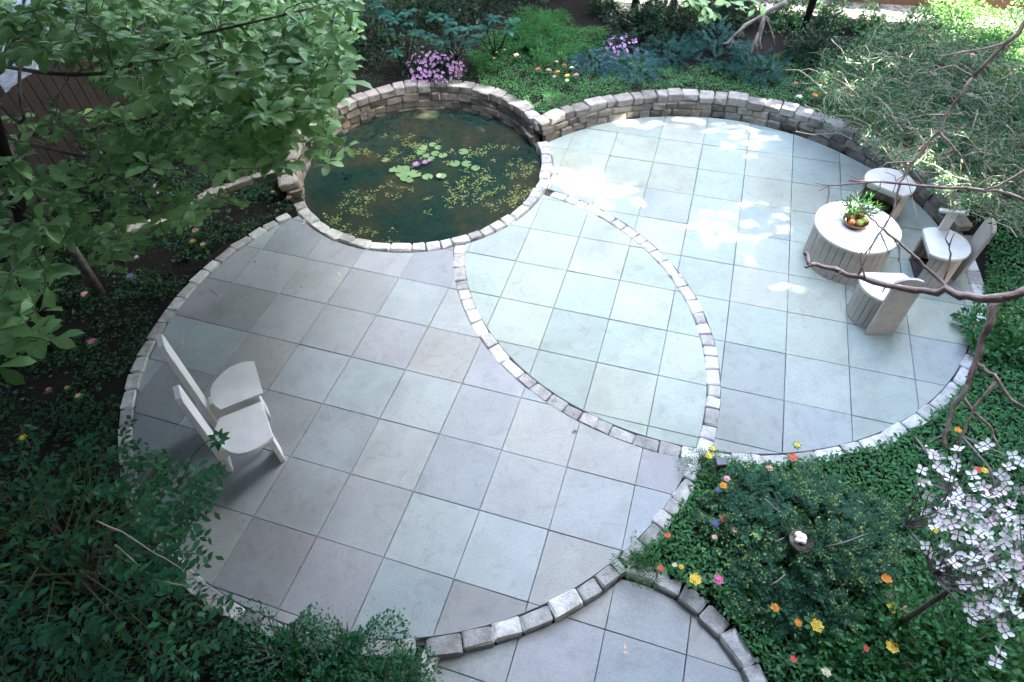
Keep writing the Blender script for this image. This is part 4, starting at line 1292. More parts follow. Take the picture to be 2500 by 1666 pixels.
# broad leaves hanging in at the top
hb_ = tag(empty('hanging_spray', atd(1740, -60, 5.0)), 'spray of broad green leaves hanging in at the top edge above the spruces', 'branch')
o0 = np.array(hb_.location)
mb = MB()
OAKL = leaf_mesh('leaf', [[0, 0, 0]], [[1, 0, 0]], [[0, 0, 1]], 1.0, (OBOV[0] * np.array([1, 1.08, 1.4]), OBOV[1])); OAKL.materials.append(M['oak'])
for px, py in [(1690, 5), (1720, 15), (1738, 28), (1735, 40), (1805, 22), (1845, 20), (1860, 10), (1700, -5), (1780, 5), (1680, -10), (1830, 0)]:
    p = atd(px, py, 5.0) - o0
    mb.tube([np.zeros(3), p * .5 + np.array([0, 0, .05]), p], [.006, .004, .003], 4)
    for k in range(4):
        a = random.uniform(0, 6.28); d = np.array([math.cos(a), math.sin(a), random.uniform(-.5, .1)])
        put('leaf', OAKL, None, hb_, leaf_matrix(p, d, np.array([0, -.3, 1.0]) + rng.normal(0, .2, 3), random.uniform(.07, .11)))
mb.build('twigs', M['bark'], hb_)

# ---- whorled tree on the left: trunk, limbs, twigs, big obovate leaves
tb_ = ground_at(245, 715)
oak = tag(empty('whorled_tree', tb_), 'large tree of pale green whorled leaves filling the upper left corner', 'tree')
top = atd(120, 430, 4.6)
tr_pts = [np.zeros(3), (atd(225, 640, 6.0) - tb_) * 0 + np.array([0.0, .05, .55]), np.array([-.03, .12, 1.2]), np.array([-.02, .2, 1.9]), np.array([0.02, .3, 2.6])]
MB().tube(tr_pts, [.055, .048, .045, .04, .03], 9).build('trunk', M['bark'], oak, True)
fork = tr_pts[3]; fork2 = tr_pts[4]
def wz(px, py, z): return at(px, py, z) - tb_
LIMBS = [[fork, wz(330, 300, 2.3), wz(480, 230, 2.6), wz(640, 170, 2.7), wz(790, 130, 2.8)],
         [fork, wz(300, 420, 2.2), wz(450, 400, 2.35), wz(600, 360, 2.3), wz(720, 330, 2.2)],
         [fork2, wz(250, 200, 2.9), wz(420, 120, 3.1), wz(600, 60, 3.2), wz(760, 20, 3.2)],
         [tr_pts[2], wz(280, 560, 1.8), wz(380, 540, 1.9), wz(470, 520, 1.9)],
         [fork2, wz(60, 320, 2.9), wz(20, 200, 3.1), wz(60, 60, 3.3)],
         [fork, wz(120, 520, 2.5), wz(60, 620, 2.6), wz(-20, 740, 2.6)]]
def chaikin(P, n=2):
    for _ in range(n):
        Q = [P[0]]
        for a, b_ in zip(P[:-1], P[1:]): Q += [a * .75 + b_ * .25, a * .25 + b_ * .75]
        P = Q + [P[-1]]
    return P
for L in LIMBS:
    L = chaikin([np.asarray(p) + (rng.normal(0, .03, 3) if 0 < k < len(L) - 1 else 0) for k, p in enumerate(L)])
    MB().tube(L, list(np.linspace(.020, .005, len(L))), 6).build('limb', M['bark'], oak, True)
limb_pts = np.array([a + (b_ - a) * s for L in LIMBS for a, b_ in zip(L[:-1], L[1:]) for s in np.linspace(0, 1, 6)])
REG = [  # pixel polygon, number of whorls, height range
    ([(560, -40), (860, -30), (870, 80), (862, 170), (800, 250), (760, 300), (600, 290), (520, 150)], 300, (2.1, 3.2)),
    ([(250, -40), (620, -40), (620, 200), (480, 240), (300, 230), (160, 120)], 210, (2.5, 3.4)),
    ([(-40, -40), (300, -40), (260, 120), (60, 160), (-40, 120)], 90, (2.8, 3.5)),
    ([(480, 240), (800, 250), (830, 330), (780, 390), (700, 400), (560, 420), (420, 380), (300, 330), (260, 270)], 120, (1.8, 2.7)),
    ([(20, 270), (300, 280), (420, 400), (520, 470), (600, 480), (520, 540), (400, 600), (240, 620), (60, 560)], 62, (1.8, 2.6)),
    ([(-40, 380), (60, 400), (120, 600), (140, 760), (110, 860), (-40, 900)], 46, (2.3, 3.0))]
WH = []
for poly, n_, zr in REG:
    pa = np.array(poly, float); got = 0
    while got < n_:
        q = np.array([rng.uniform(pa[:, 0].min(), pa[:, 0].max()), rng.uniform(pa[:, 1].min(), pa[:, 1].max())])
        if in_poly([q], poly)[0]:
            WH.append(at(q[0], q[1], rng.uniform(*zr)) - tb_); got += 1
for px, py, z in [(85, 315, 2.8), (175, 315, 2.7), (300, 345, 2.5), (430, 330, 2.5), (410, 230, 2.7), (255, 285, 2.6), (150, 465, 2.5), (90, 470, 2.6), (385, 520, 2.1), (530, 480, 2.0), (560, 500, 1.9), (290, 490, 2.2), (270, 640, 2.0), (145, 585, 2.4), (800, 395, 1.9), (845, 360, 1.9)]:
    WH.append(at(px, py, z) - tb_)
leafP, leafA, leafN, leafS = [], [], [], []
mb = MB()
WH = np.array(WH)
nodes = [p for p in limb_pts]; nrad = [.008] * len(nodes)
dist0 = np.array([np.linalg.norm(limb_pts - w, axis=1).min() for w in WH])
for w in WH[np.argsort(dist0)]:
    NA = np.array(nodes)
    i = np.argmin(np.linalg.norm(NA - w, axis=1)); a = NA[i]
    midp = (a + w) / 2 + np.array([0, 0, .03]) + rng.normal(0, .025, 3)
    mb.tube([a, midp, w], [.0055, .0045, .003], 4)
    nodes.append(w); nodes.append(midp)
    n_ = rng.integers(5, 9); a0 = rng.uniform(0, 6.28)
    sc = rng.uniform(.095, .165)
    for k in range(n_):
        an = a0 + 2 * math.pi * k / n_ + rng.normal(0, .15)
        d = np.array([math.cos(an), math.sin(an), rng.uniform(-.45, .45)])
        leafP.append(w + rng.normal(0, .012, 3)); leafA.append(unit(d)); leafN.append(np.array([0, -.15, 1.0]) + rng.normal(0, .28, 3)); leafS.append(sc * rng.uniform(.75, 1.2))
    for k in range(rng.integers(2, 5)):     # leaves along the twig
        s_ = rng.random(); p = midp + (w - midp) * s_
        leafP.append(p); leafA.append(unit(rng.normal(0, 1, 3) * np.array([1, 1, .4]))); leafN.append(np.array([0, -.1, 1.0]) + rng.normal(0, .35, 3)); leafS.append(sc * rng.uniform(.6, 1))
mb.build('twigs', M['bark'], oak)['kind'] = 'stuff'
leafP, leafA, leafN, leafS = map(np.array, (leafP, leafA, leafN, leafS))
appar = leafS / np.linalg.norm(leafP + tb_ - CAM, axis=1) * in_view(leafP + tb_, 0)
order = np.argsort(-appar)
big, rest = order[:300], order[300:]
for i in big:
    put('leaf', OAKL, None, oak, leaf_matrix(leafP[i], leafA[i], leafN[i], leafS[i]))
put('foliage', leaf_mesh('foliage', leafP[rest], leafA[rest], leafN[rest], leafS[rest], (OBOV[0] * np.array([1, 1.08, 1.4]), OBOV[1])), M['oak'], oak)['kind'] = 'stuff'

# big dark trunk at the far left
g = ground_at(-10, 700)
t, b0, pts = tall_tree((-5.15, 5.0), 6.0, .12, 'big dark trunk at the left edge behind the whorled leaves', 1, 0, lean=(-.1, .1))
crown(t, pts[-1], np.array([1.6, 1.8, 1.2]), 1600, .13, 'shade')

# ---- large dark shrub bottom left, arching over the patio
sb_ = ground_at(230, 1420)
shrub = tag(empty('arching_shrub', sb_), 'large dark green shrub arching over the patio at the bottom left', 'shrub')
LFL = leaf_mesh('leaf', [[0, 0, 0]], [[1, 0, 0]], [[0, 0, 1]], 1.0, ELL); LFL.materials.append(M['lowleft'])
LP, LA, LN, LS = [], [], [], []
mb = MB()
SPR = [  # pixel polygon, number of sprays, z range
    ([(-60, 1080), (200, 1040), (340, 1010), (330, 1240), (180, 1300), (-60, 1280)], 64, (.45, 1.0)),
    ([(310, 1060), (400, 1080), (470, 1130), (560, 1150), (540, 1210), (520, 1300), (560, 1390), (540, 1440), (420, 1440), (300, 1400), (300, 1200)], 100, (.7, 1.25)),
    ([(-60, 1260), (200, 1280), (400, 1420), (540, 1450), (620, 1480), (600, 1560), (420, 1600), (100, 1560), (-60, 1480)], 84, (.4, 1.1)),
    ([(-60, 1480), (200, 1560), (420, 1600), (620, 1690), (-60, 1740)], 38, (.3, .8))]
for poly, n_, zr in SPR:
    pa = np.array(poly, float); got = 0
    while got < n_:
        q = np.array([rng.uniform(pa[:, 0].min(), pa[:, 0].max()), rng.uniform(pa[:, 1].min(), pa[:, 1].max())])
        if not in_poly([q], poly)[0]: continue
        got += 1
        e = at(q[0], q[1], rng.uniform(*zr)) - sb_
        d = unit(np.array([e[0], e[1], 0]) * .6 + rng.normal(0, .35, 3) + np.array([.25, .2, 0]))
        L = rng.uniform(.18, .36)
        s0 = e - d * L
        mb.tube([s0 * .85, s0, e], [.004, .003, .0015], 3)
        m_ = rng.integers(6, 10)
        for k in range(m_):
            s = (k + .6) / m_
            side = 1 if k % 2 else -1
            ax = unit(d * .6 + side * np.array([-d[1], d[0], 0]) * .9 + rng.normal(0, .2, 3))
            LP.append(s0 + (e - s0) * s); LA.append(ax); LN.append(np.array([0, 0, 1.0]) + rng.normal(0, .35, 3)); LS.append(rng.uniform(.05, .088))
for k in range(26):
    a = rng.uniform(0, 6.28)
    q = [(100, 1150), (400, 1150), (430, 1380), (200, 1350), (330, 1480), (60, 1500), (480, 1250), (250, 1180)][k % 8]
    e = at(q[0] + rng.normal(0, 40), q[1] + rng.normal(0, 40), rng.uniform(.6, 1.0)) - sb_
    MB().tube([np.array([math.cos(a) * .1, math.sin(a) * .1, 0]), e * np.array([.35, .35, .8]), e], [.012, .008, .003], 5).build('stem', M['greenstem'] if k % 2 else M['bark'], shrub)
LP, LA, LN, LS = map(np.array, (LP, LA, LN, LS))
mb.build('twigs', M['greenstem'], shrub)['kind'] = 'stuff'
appar = LS / np.linalg.norm(LP + sb_ - CAM, axis=1) * in_view(LP + sb_, 0)
order = np.argsort(-appar); big, rest = order[:300], order[300:]
for i in big: put('leaf', LFL, None, shrub, leaf_matrix(LP[i], LA[i], LN[i], LS[i]))
put('foliage', leaf_mesh('foliage', LP[rest], LA[rest], LN[rest], LS[rest], ELL), M['lowleft'], shrub)['kind'] = 'stuff'
# the long yellowish shoots and the flowering sprig over the chair
for pts in ([(235, 1272), (300, 1300), (360, 1340), (400, 1362), (445, 1390)], [(280, 1330), (310, 1355), (335, 1378)], [(400, 1420), (455, 1432)]):
    branch(pts, [4.4, 4.3], .005, .003, shrub, M['twig'], 'shoot', 5, sb_)
pts = [(430, 1200), (470, 1115), (490, 1090), (512, 1075), (532, 1072)]
branch(pts, [4.35, 4.2], .004, .002, shrub, M['greenstem'], 'shoot', 5, sb_)
e = atd(534, 1074, 4.2) - sb_
BLW = blossom_mesh('blossom', M['petal_white'], 5, .6, .4)
for k in range(9):
    a = 2 * math.pi * k / 9
    put('leaf', LFL, None, shrub, leaf_matrix(e, np.array([math.cos(a), math.sin(a), rng.uniform(-.2, .5)]), np.array([0, 0, 1.0]) + rng.normal(0, .2, 3), .075))
for dx, dy in ((0, 0), (.012, -.012), (-.008, .012)):
    put('blossom', BLW, None, shrub, Matrix.Translation(e + np.array([dx, dy, .015])) @ Matrix.Diagonal((.012, .012, .012, 1)))

# ---- low bushes along the bottom edge
for px, py, r, lab, tip in [(860, 1615, .34, 'low bush with yellow green tips left of the drain grate', True), (700, 1600, .36, 'low green bush at the bottom edge beside the arching shrub', False), (950, 1690, .28, 'small green bush cut by the bottom edge', True)]:
    g = ground_at(px, py)
    t, P = mound('low_bush', lab, g, r, 2600, .03, M['lowleft'], squash=.75, shell=.4)
    if tip:
        d = unit(rng.normal(size=(420, 3))); d[:, 2] = np.abs(d[:, 2])
        put('blossoms', leaf_mesh('blossoms', d * np.array([r, r, r * .75]) * rng.uniform(.9, 1.15, (420, 1)) + np.array([0, 0, .03]), rand_dirs(420, .5), up_normals(420), rng.uniform(.01, .018, 420), LEAF4), M['yewtip'], t)['kind'] = 'stuff'
# fern-like sprouts and shrub corner by the lamp
g = ground_at(1720, 1150)
mound('leafy_bush', 'feathery grey green bush by the path light', g, .17, 1500, .028, M['covfine'], NARROW, squash=.8)
g = ground_at(1560, 1375)
mound('leafy_bush', 'feathery green tuft at the corner of the landing', g, .16, 1300, .028, M['covfine'], NARROW, squash=.7)
g = ground_at(1352, 262)
mound('leafy_bush', 'tuft of tiny yellow flowers trailing over the corner where the two walls meet', g + (0, .05, 0), .2, 1700, .026, M['covfine'], NARROW, squash=.7)
for px, py, r, lab in [(2100, 1640, .42, 'broad leaved green bush at the bottom edge right of the landing'), (2150, 1540, .30, 'broad leaved green bush hiding the foot of the dogwood'), (2330, 1600, .45, 'broad leaved green bush under the dogwood at the bottom right'), (2440, 850, .35, 'low dark green bush at the right edge below the bare limb')]:
    g = ground_at(px, py)
    mound('leafy_bush', lab, g, r, 2200, .06, M['cov'], squash=.6, shell=.4)

# ---- yew with the nest
yb = ground_at(1950, 1330)
yew = tag(empty('yew_bush', yb), 'spreading dark yew with yellow green tips around the nest', 'yew')
YP, YA, YN, YS, TP = [], [], [], [], []
for k in range(880):
    a = rng.uniform(0, 6.28); q = math.sqrt(rng.random()); lob = 1 + .16 * math.sin(3 * a + 1) + .10 * math.sin(7 * a)
    c0 = np.array([math.cos(a) * q * .74 * lob, math.sin(a) * q * .66 * lob, (.36 * (1 - q ** 1.6) + .06) * rng.uniform(.5, 1.1)])
    if np.hypot(c0[0], c0[1]) < .08: c0[2] *= .8
    d = unit(np.array([math.cos(a), math.sin(a), rng.normal(.15, .3)]) * .8 + rng.normal(0, .8, 3))
    L = rng.uniform(.10, .20); m_ = 26
    tt_ = np.linspace(.05, 1, m_)
    ax = c0 + d * (L * tt_)[:, None] + np.array([0, 0, -.22 * L]) * (tt_ ** 2)[:, None]
    side = unit(np.cross(d, [0, 0, 1.0])); sg = np.where(np.arange(m_) % 2, 1, -1)[:, None]
    YP.append(ax); YA.append(unit(d * .6 + sg * side + rng.normal(0, .18, (m_, 3)))); YN.append(np.array([0, 0, 1.0]) + rng.normal(0, .3, (m_, 3))); YS.append(.052 * (1.15 - .6 * tt_))
    if rng.random() < (.75 if math.sin(c0[0] * 9 + 1) + math.sin(c0[1] * 8 + 2.2) + 1.2 * (q - .55) > -.35 else .12):
        for _ in range(12): TP.append(ax[rng.integers(8, m_)] + rng.normal(0, .016, 3) + np.array([0, 0, .012]))
YP, YA, YN, YS = map(np.concatenate, (YP, YA, YN, YS))
put('needles', leaf_mesh('needles', YP, YA, YN, YS, (NARROW[0] * np.array([1, 1.25, 1]), NARROW[1])), M['yew'], yew)['kind'] = 'stuff'
TP = np.array(TP); m_ = len(TP)
put('tips', leaf_mesh('tips', TP, rand_dirs(m_, .6), up_normals(m_, .6), rng.uniform(.018, .034, m_), LEAF4), M['yewtip'], yew)['kind'] = 'stuff'
for q in ([(2015, 1335), (2060, 1325), (2120, 1302)], [(1872, 1222), (1895, 1243), (1920, 1262)], [(1880, 1430), (1900, 1418), (1918, 1402)], [(1893, 1322), (1905, 1318), (1916, 1312)]):
    pts = [at(a_, b_, .5) - yb for a_, b_ in q]
    MB().tube([pts[0] * .6] + pts if len(q) == 9 else pts, [.006, .005, .003], 6).build('branch', M['greytwig'], yew, True)
nc = at(1955, 1322, yb[2] + .42)
nest = tag(empty('bird_nest', nc), 'shallow bird nest of grey straw holding four eggs on the yew', 'nest')
mb = MB()
for k in range(190):
    a0 = random.uniform(0, 6.28); r = random.uniform(.045, .088); zz = (r - .045) * .35 + random.uniform(-.02, .01)
    pts = [np.array([r * math.cos(a0 + s), r * math.sin(a0 + s), zz + random.uniform(-.006, .006)]) * np.array([1, 1, 1]) for s in np.linspace(0, random.uniform(.5, 1.3), 4)]
    mb.tube(pts, .0018, 3)
mb.build('straw', M['nest'], nest)['kind'] = 'stuff'
V, F = lathe([(.0, -.03), (.05, -.028), (.085, -.012), (.07, -.006), (.04, -.016), (.0, -.02)], 16)
MB().add(V, F).build('nest_cup', M['nest'], nest, True)
for (px, py, rx, ry), lab in zip([(1951, 1304, .030, .026), (1964, 1310, .021, .030), (1948, 1318, .022, .020), (1962, 1320, .024, .026)],
                                 ['largest white egg at the back left of the nest', 'tall white egg at the back right of the nest', 'smallest white egg at the front left of the nest', 'white egg at the front right of the nest']):
    q = at(px, py, nc[2] + .025)
    ball('egg', 1.0, (0, 0, 0), M['egg'], (rx, ry, .022), lab, 'egg', 'eggs in the nest', False).location = (q[0], q[1], nc[2] + .012)

# ---- dogwood
db = ground_at(2290, 1455)
fk = at(2320, 1440, 1.55)
dog = tag(empty('dogwood_tree', (fk[0] * .45 + db[0] * .55, fk[1] * .45 + db[1] * .55, 0.01)), 'small dogwood covered in pale pink white four petalled blossoms', 'tree')
d0 = np.array(dog.location)
fk = fk - d0
MB().tube([np.zeros(3), fk * .5 + np.array([.02, .01, 0]), fk], [.02, .016, .013], 8).build('trunk', M['bark'], dog, True)
Z5 = lambda x, y: (2150 + x / 2.851, 1050 + y / 2.851)
BLO = [(328, 145), (365, 175), (415, 185), (540, 135), (695, 125), (745, 100), (920, 180), (970, 222), (285, 280), (400, 255), (440, 290), (512, 205), (520, 258), (890, 260), (835, 310), (870, 355),
       (280, 362), (325, 372), (490, 350), (530, 400), (665, 400), (720, 395), (640, 318), (855, 410), (335, 455), (750, 468), (805, 445), (975, 420), (450, 495), (500, 490), (520, 530), (545, 455), (590, 475), (635, 500), (640, 545),
       (720, 530), (905, 520), (310, 575), (405, 565), (460, 570), (355, 615), (440, 625), (600, 610), (560, 600), (645, 575), (690, 590), (790, 590), (890, 610), (970, 620), (600, 650), (765, 645), (430, 670), (480, 690), (700, 680), (870, 675),
       (540, 735), (700, 720), (755, 730), (960, 720), (630, 765), (310, 805), (440, 805), (775, 795), (720, 830), (860, 790), (935, 780), (480, 910), (545, 865), (740, 860), (415, 957), (600, 905), (650, 890), (600, 950), (660, 970), (545, 945),
       (765, 950), (870, 945), (940, 930), (705, 880), (555, 1060), (650, 1085), (790, 1025), (750, 1070), (855, 1010), (860, 1090), (940, 1060), (935, 1120), (975, 980), (830, 1150), (710, 1190), (775, 1265), (660, 1300), (700, 1250), (890, 1225), (910, 1215), (965, 1280), (870, 1410), (840, 1340), (830, 1555), (930, 870), (990, 900), (960, 1020)]
DW = blossom_mesh('blossom', M['petal_white'], 4, .74, .26, 1, M['deadleaf']); DP = blossom_mesh('blossom', M['petal_blush'], 4, .72, .34, 1, M['deadleaf'])
BLO = BLO + [(x + random.gauss(0, 38), y + random.gauss(0, 38)) for x, y in BLO[40:] if random.random() < .75]
ends = []
for x, y in BLO:
    zz = rng.uniform(1.65, 2.25)
    p = at(*Z5(x, y), zz) - d0
    dcam = np.linalg.norm(p + d0 - CAM)
    ends.append(p)
    nrm = unit(np.array([0, 0, 1.0]) * .8 + unit(CAM - d0 - p) * .5 + rng.normal(0, .42, 3))
    ax = unit(np.cross(nrm, rng.normal(size=3)))
    put('blossom', DP if rng.random() < .25 else DW, None, dog, leaf_matrix(p, ax, nrm, 12.2 / FPX * dcam * rng.uniform(.82, 1.12)))
BR = [[(0, 0), (-.12, .12), (-.3, .25)]]
hubs = [fk + v for v in np.array([[-.22, .28, .22], [.05, .42, .3], [.32, .35, .25], [.35, .02, .3], [.1, -.18, .2], [-.18, .02, .2], [.25, .75, .35], [.02, .78, .3]])]
for k, h in enumerate(hubs):
    src = fk if k < 6 else hubs[2 if k == 6 else 1]
    MB().tube([src, (src + h) / 2 + rng.normal(0, .03, 3), h], [.010, .007, .005], 6).build('branch', M['greytwig'], dog, True)
mb = MB()
LP, LA = [], []
for p in ends:
    h = min(hubs, key=lambda q: np.linalg.norm(q - p))
    low = np.array([0, 0, -.04])
    mb.tube([h, (h + p) / 2 + low + rng.normal(0, .02, 3), p + np.array([0, 0, -.006])], [.005, .004, .002], 4)
    for k in range(3):
        LP.append(p + rng.normal(0, .02, 3) + np.array([0, 0, -.02])); LA.append(rng.normal(0, 1, 3) * np.array([1, 1, .3]))
mb.build('twigs', M['greytwig'], dog)['kind'] = 'stuff'
put('leaves', leaf_mesh('leaves', LP, LA, up_normals(len(LP), .3), rng.uniform(.025, .045, len(LP)), LEAF4), M['cov'], dog)['kind'] = 'stuff'

# ---- bare limbs reaching in from a tree off the right edge
bt = tag(empty('bare_tree', (6.3, 3.2, 0.0)), 'bare tree whose red brown limbs reach in over the chairs from the right', 'tree')
o0 = np.array(bt.location)
ltop = atd(2860, 640, 3.6) - o0
MB().tube([np.zeros(3), ltop * np.array([.1, .1, .45]), ltop * np.array([.5, .5, .85]), ltop], [.12, .10, .06, .035], 10).build('trunk', M['redbark'], bt, True)
D1 = 2.9
L1 = [(2860, 640), (2650, 690), (2500, 712), (2440, 728), (2360, 722), (2327, 716), (2290, 716), (2235, 710), (2165, 697), (2100, 676), (2040, 657), (1990, 645), (1972, 630), (1963, 617)]
branch(L1, [3.6, 3.2, D1] + [D1 + .02 * i for i in range(11)], .019, .008, bt, M['redbark'], 'limb', 9, o0)
for pts, r0, r1 in [([(1990, 645), (1975, 650), (1965, 650)], .008, .005), ([(2437, 731), (2420, 780), (2410, 804), (2392, 850), (2382, 884), (2365, 930), (2351, 963), (2327, 992), (2315, 1030), (2305, 1062), (2307, 1094)], .014, .007),
                    ([(2383, 889), (2405, 906), (2426, 914), (2445, 945), (2468, 976), (2500, 995), (2540, 1010)], .008, .005), ([(2429, 932), (2400, 970), (2378, 995), (2360, 1040), (2347, 1069), (2334, 1088)], .007, .003),
                    ([(2353, 973), (2375, 1005), (2413, 1037), (2425, 1065), (2439, 1094)], .006, .003), ([(2324, 714), (2300, 690), (2273, 664), (2240, 632), (2203, 600), (2180, 580), (2160, 562), (2138, 542), (2116, 520), (2095, 493), (2076, 474)], .007, .0025),
                    ([(2305, 682), (2318, 645), (2322, 620), (2318, 600), (2330, 570)], .0045, .002), ([(2318, 600), (2308, 582), (2318, 560)], .003, .0015), ([(2112, 680), (2105, 650), (2101, 630), (2103, 612)], .004, .002),
                    ([(2095, 673), (2110, 640), (2122, 619)], .004, .002), ([(2060, 663), (2046, 670), (2038, 676)], .004, .002), ([(2166, 700), (2158, 706), (2154, 714)], .004, .002), ([(2305, 1062), (2280, 1075), (2262, 1086)], .004, .002),
                    ([(2112, 620), (2140, 580), (2146, 570)], .003, .0015), ([(2180, 580), (2198, 610), (2192, 640)], .0025, .0015), ([(2150, 570), (2165, 605), (2170, 618)], .0025, .0015)]:
    branch(pts, D1 + .1, r0, r1, bt, M['redbark'], 'branch', 6, o0)
D2 = 4.1
for pts, r0, r1 in [([(2620, -60), (2500, 57), (2456, 105), (2376, 188)], .014, .010), ([(2376, 188), (2348, 230), (2309, 281), (2293, 322), (2261, 354), (2230, 395), (2210, 425), (2199, 443), (2182, 512), (2158, 555), (2134, 590), (2122, 619), (2108, 645)], .009, .0035),
                    ([(2620, 540), (2500, 488), (2434, 466), (2380, 462), (2322, 459), (2242, 453), (2180, 447), (2124, 445), (2073, 440)], .009, .006), ([(2124, 446), (2073, 450), (2024, 453), (1990, 447)], .006, .003),
                    ([(2024, 453), (2024, 475), (2019, 500), (2022, 518)], .004, .002), ([(2020, 455), (2008, 462), (2000, 466)], .003, .002), ([(2293, 322), (2320, 350), (2348, 383), (2362, 415), (2373, 447)], .006, .003), ([(2560, 385), (2500, 418), (2434, 456), (2400, 465)], .008, .005),
                    ([(2230, 395), (2190, 396), (2165, 398), (2153, 408)], .005, .003), ([(2260, 355), (2235, 322), (2200, 330)], .004, .002), ([(2456, 105), (2400, 120), (2300, 138), (2280, 135)], .006, .003), ([(2376, 188), (2330, 160), (2290, 168), (2255, 192)], .006, .003),
                    ([(2309, 281), (2260, 280), (2180, 300)], .005, .002), ([(2261, 354), (2200, 372), (2180, 380)], .004, .002), ([(2199, 443), (2190, 470), (2200, 500)], .003, .0015), ([(2230, 395), (2220, 420), (2190, 440), (2180, 470)], .004, .002),
                    ([(2150, 446), (2148, 460), (2130, 470)], .003, .0015), ([(2190, 450), (2185, 430), (2160, 420)], .003, .0015), ([(2110, 445), (2080, 430), (2062, 428)], .003, .0015), ([(2348, 383), (2390, 370), (2430, 380)], .004, .002)]:
    branch(pts, D2, r0, r1, bt, M['redbark'], 'branch', 6, o0)

# ------------------------------------------------------------------ flowers, one thing each
FM = {}
def flower_mesh(col):
    if col not in FM:
        b_ = blossom_mesh('blossom', M[col], 5, .7, .25)
        bm = bmesh.new()
        rr_ = random.Random(col)
        for k in range(7):
            a = 2 * math.pi * k / 6; r = 0 if k == 6 else .62
            m_ = Matrix.Translation((r * math.cos(a), r * math.sin(a), .15 + (.3 if k == 6 else rr_.uniform(0, .15)))) @ Matrix.Rotation(rr_.uniform(-.4, .4), 4, 'X') @ Matrix.Rotation(rr_.uniform(-.4, .4), 4, 'Y') @ Matrix.Diagonal((.46, .46, .46, 1))
            tmp = b_.copy(); tmp.transform(m_); bm.from_mesh(tmp); bpy.data.meshes.remove(tmp)
        me = bpy.data.meshes.new('blossom'); bm.to_mesh(me); bm.free(); me.materials.append(M[col])
        FM[col] = me
    return FM[col]
an_ = np.linspace(0, 2 * math.pi, 7, endpoint=False)
ROS = leaf_mesh('leaves', np.zeros((7, 3)), np.stack([np.cos(an_), np.sin(an_), np.full(7, .2)], -1), np.tile([0, 0, 1.0], (7, 1)) + rng.normal(0, .1, (7, 3)), rng.uniform(1.2, 1.9, 7), OBOV)
ROS.materials.append(M['cov'])
STM = MB().tube([(0, 0, -2.2), (.05, .02, -1), (0, 0, .1)], .06, 5).mesh('stem'); STM.materials.append(M['greenstem'])
def flower(px, py, col, label, s=.034, h=.12):
    g = ground_at(px, py)
    p = at(px, py, g[2] + h)
    t = tag(empty('flower', p), label, 'flower', 'spring flowers in the beds')
    k = .92
    if px > 1600 and py > 1040: p = at(px, py, g[2] + h + .09); t.location = p
    put('blossom', flower_mesh('petal_' + col), None, t, Matrix.Diagonal((s * k, s * k, s * k, 1)) @ Matrix.Rotation(random.uniform(0, 6), 4, 'Z'))
    put('leaves', ROS, None, t, Matrix.Translation((0, 0, -.6 * s)) @ Matrix.Diagonal((s, s, s, 1)) @ Matrix.Rotation(random.uniform(0, 6), 4, 'Z'))
    put('stem', STM, None, t, Matrix.Diagonal((s, s, s, 1)))
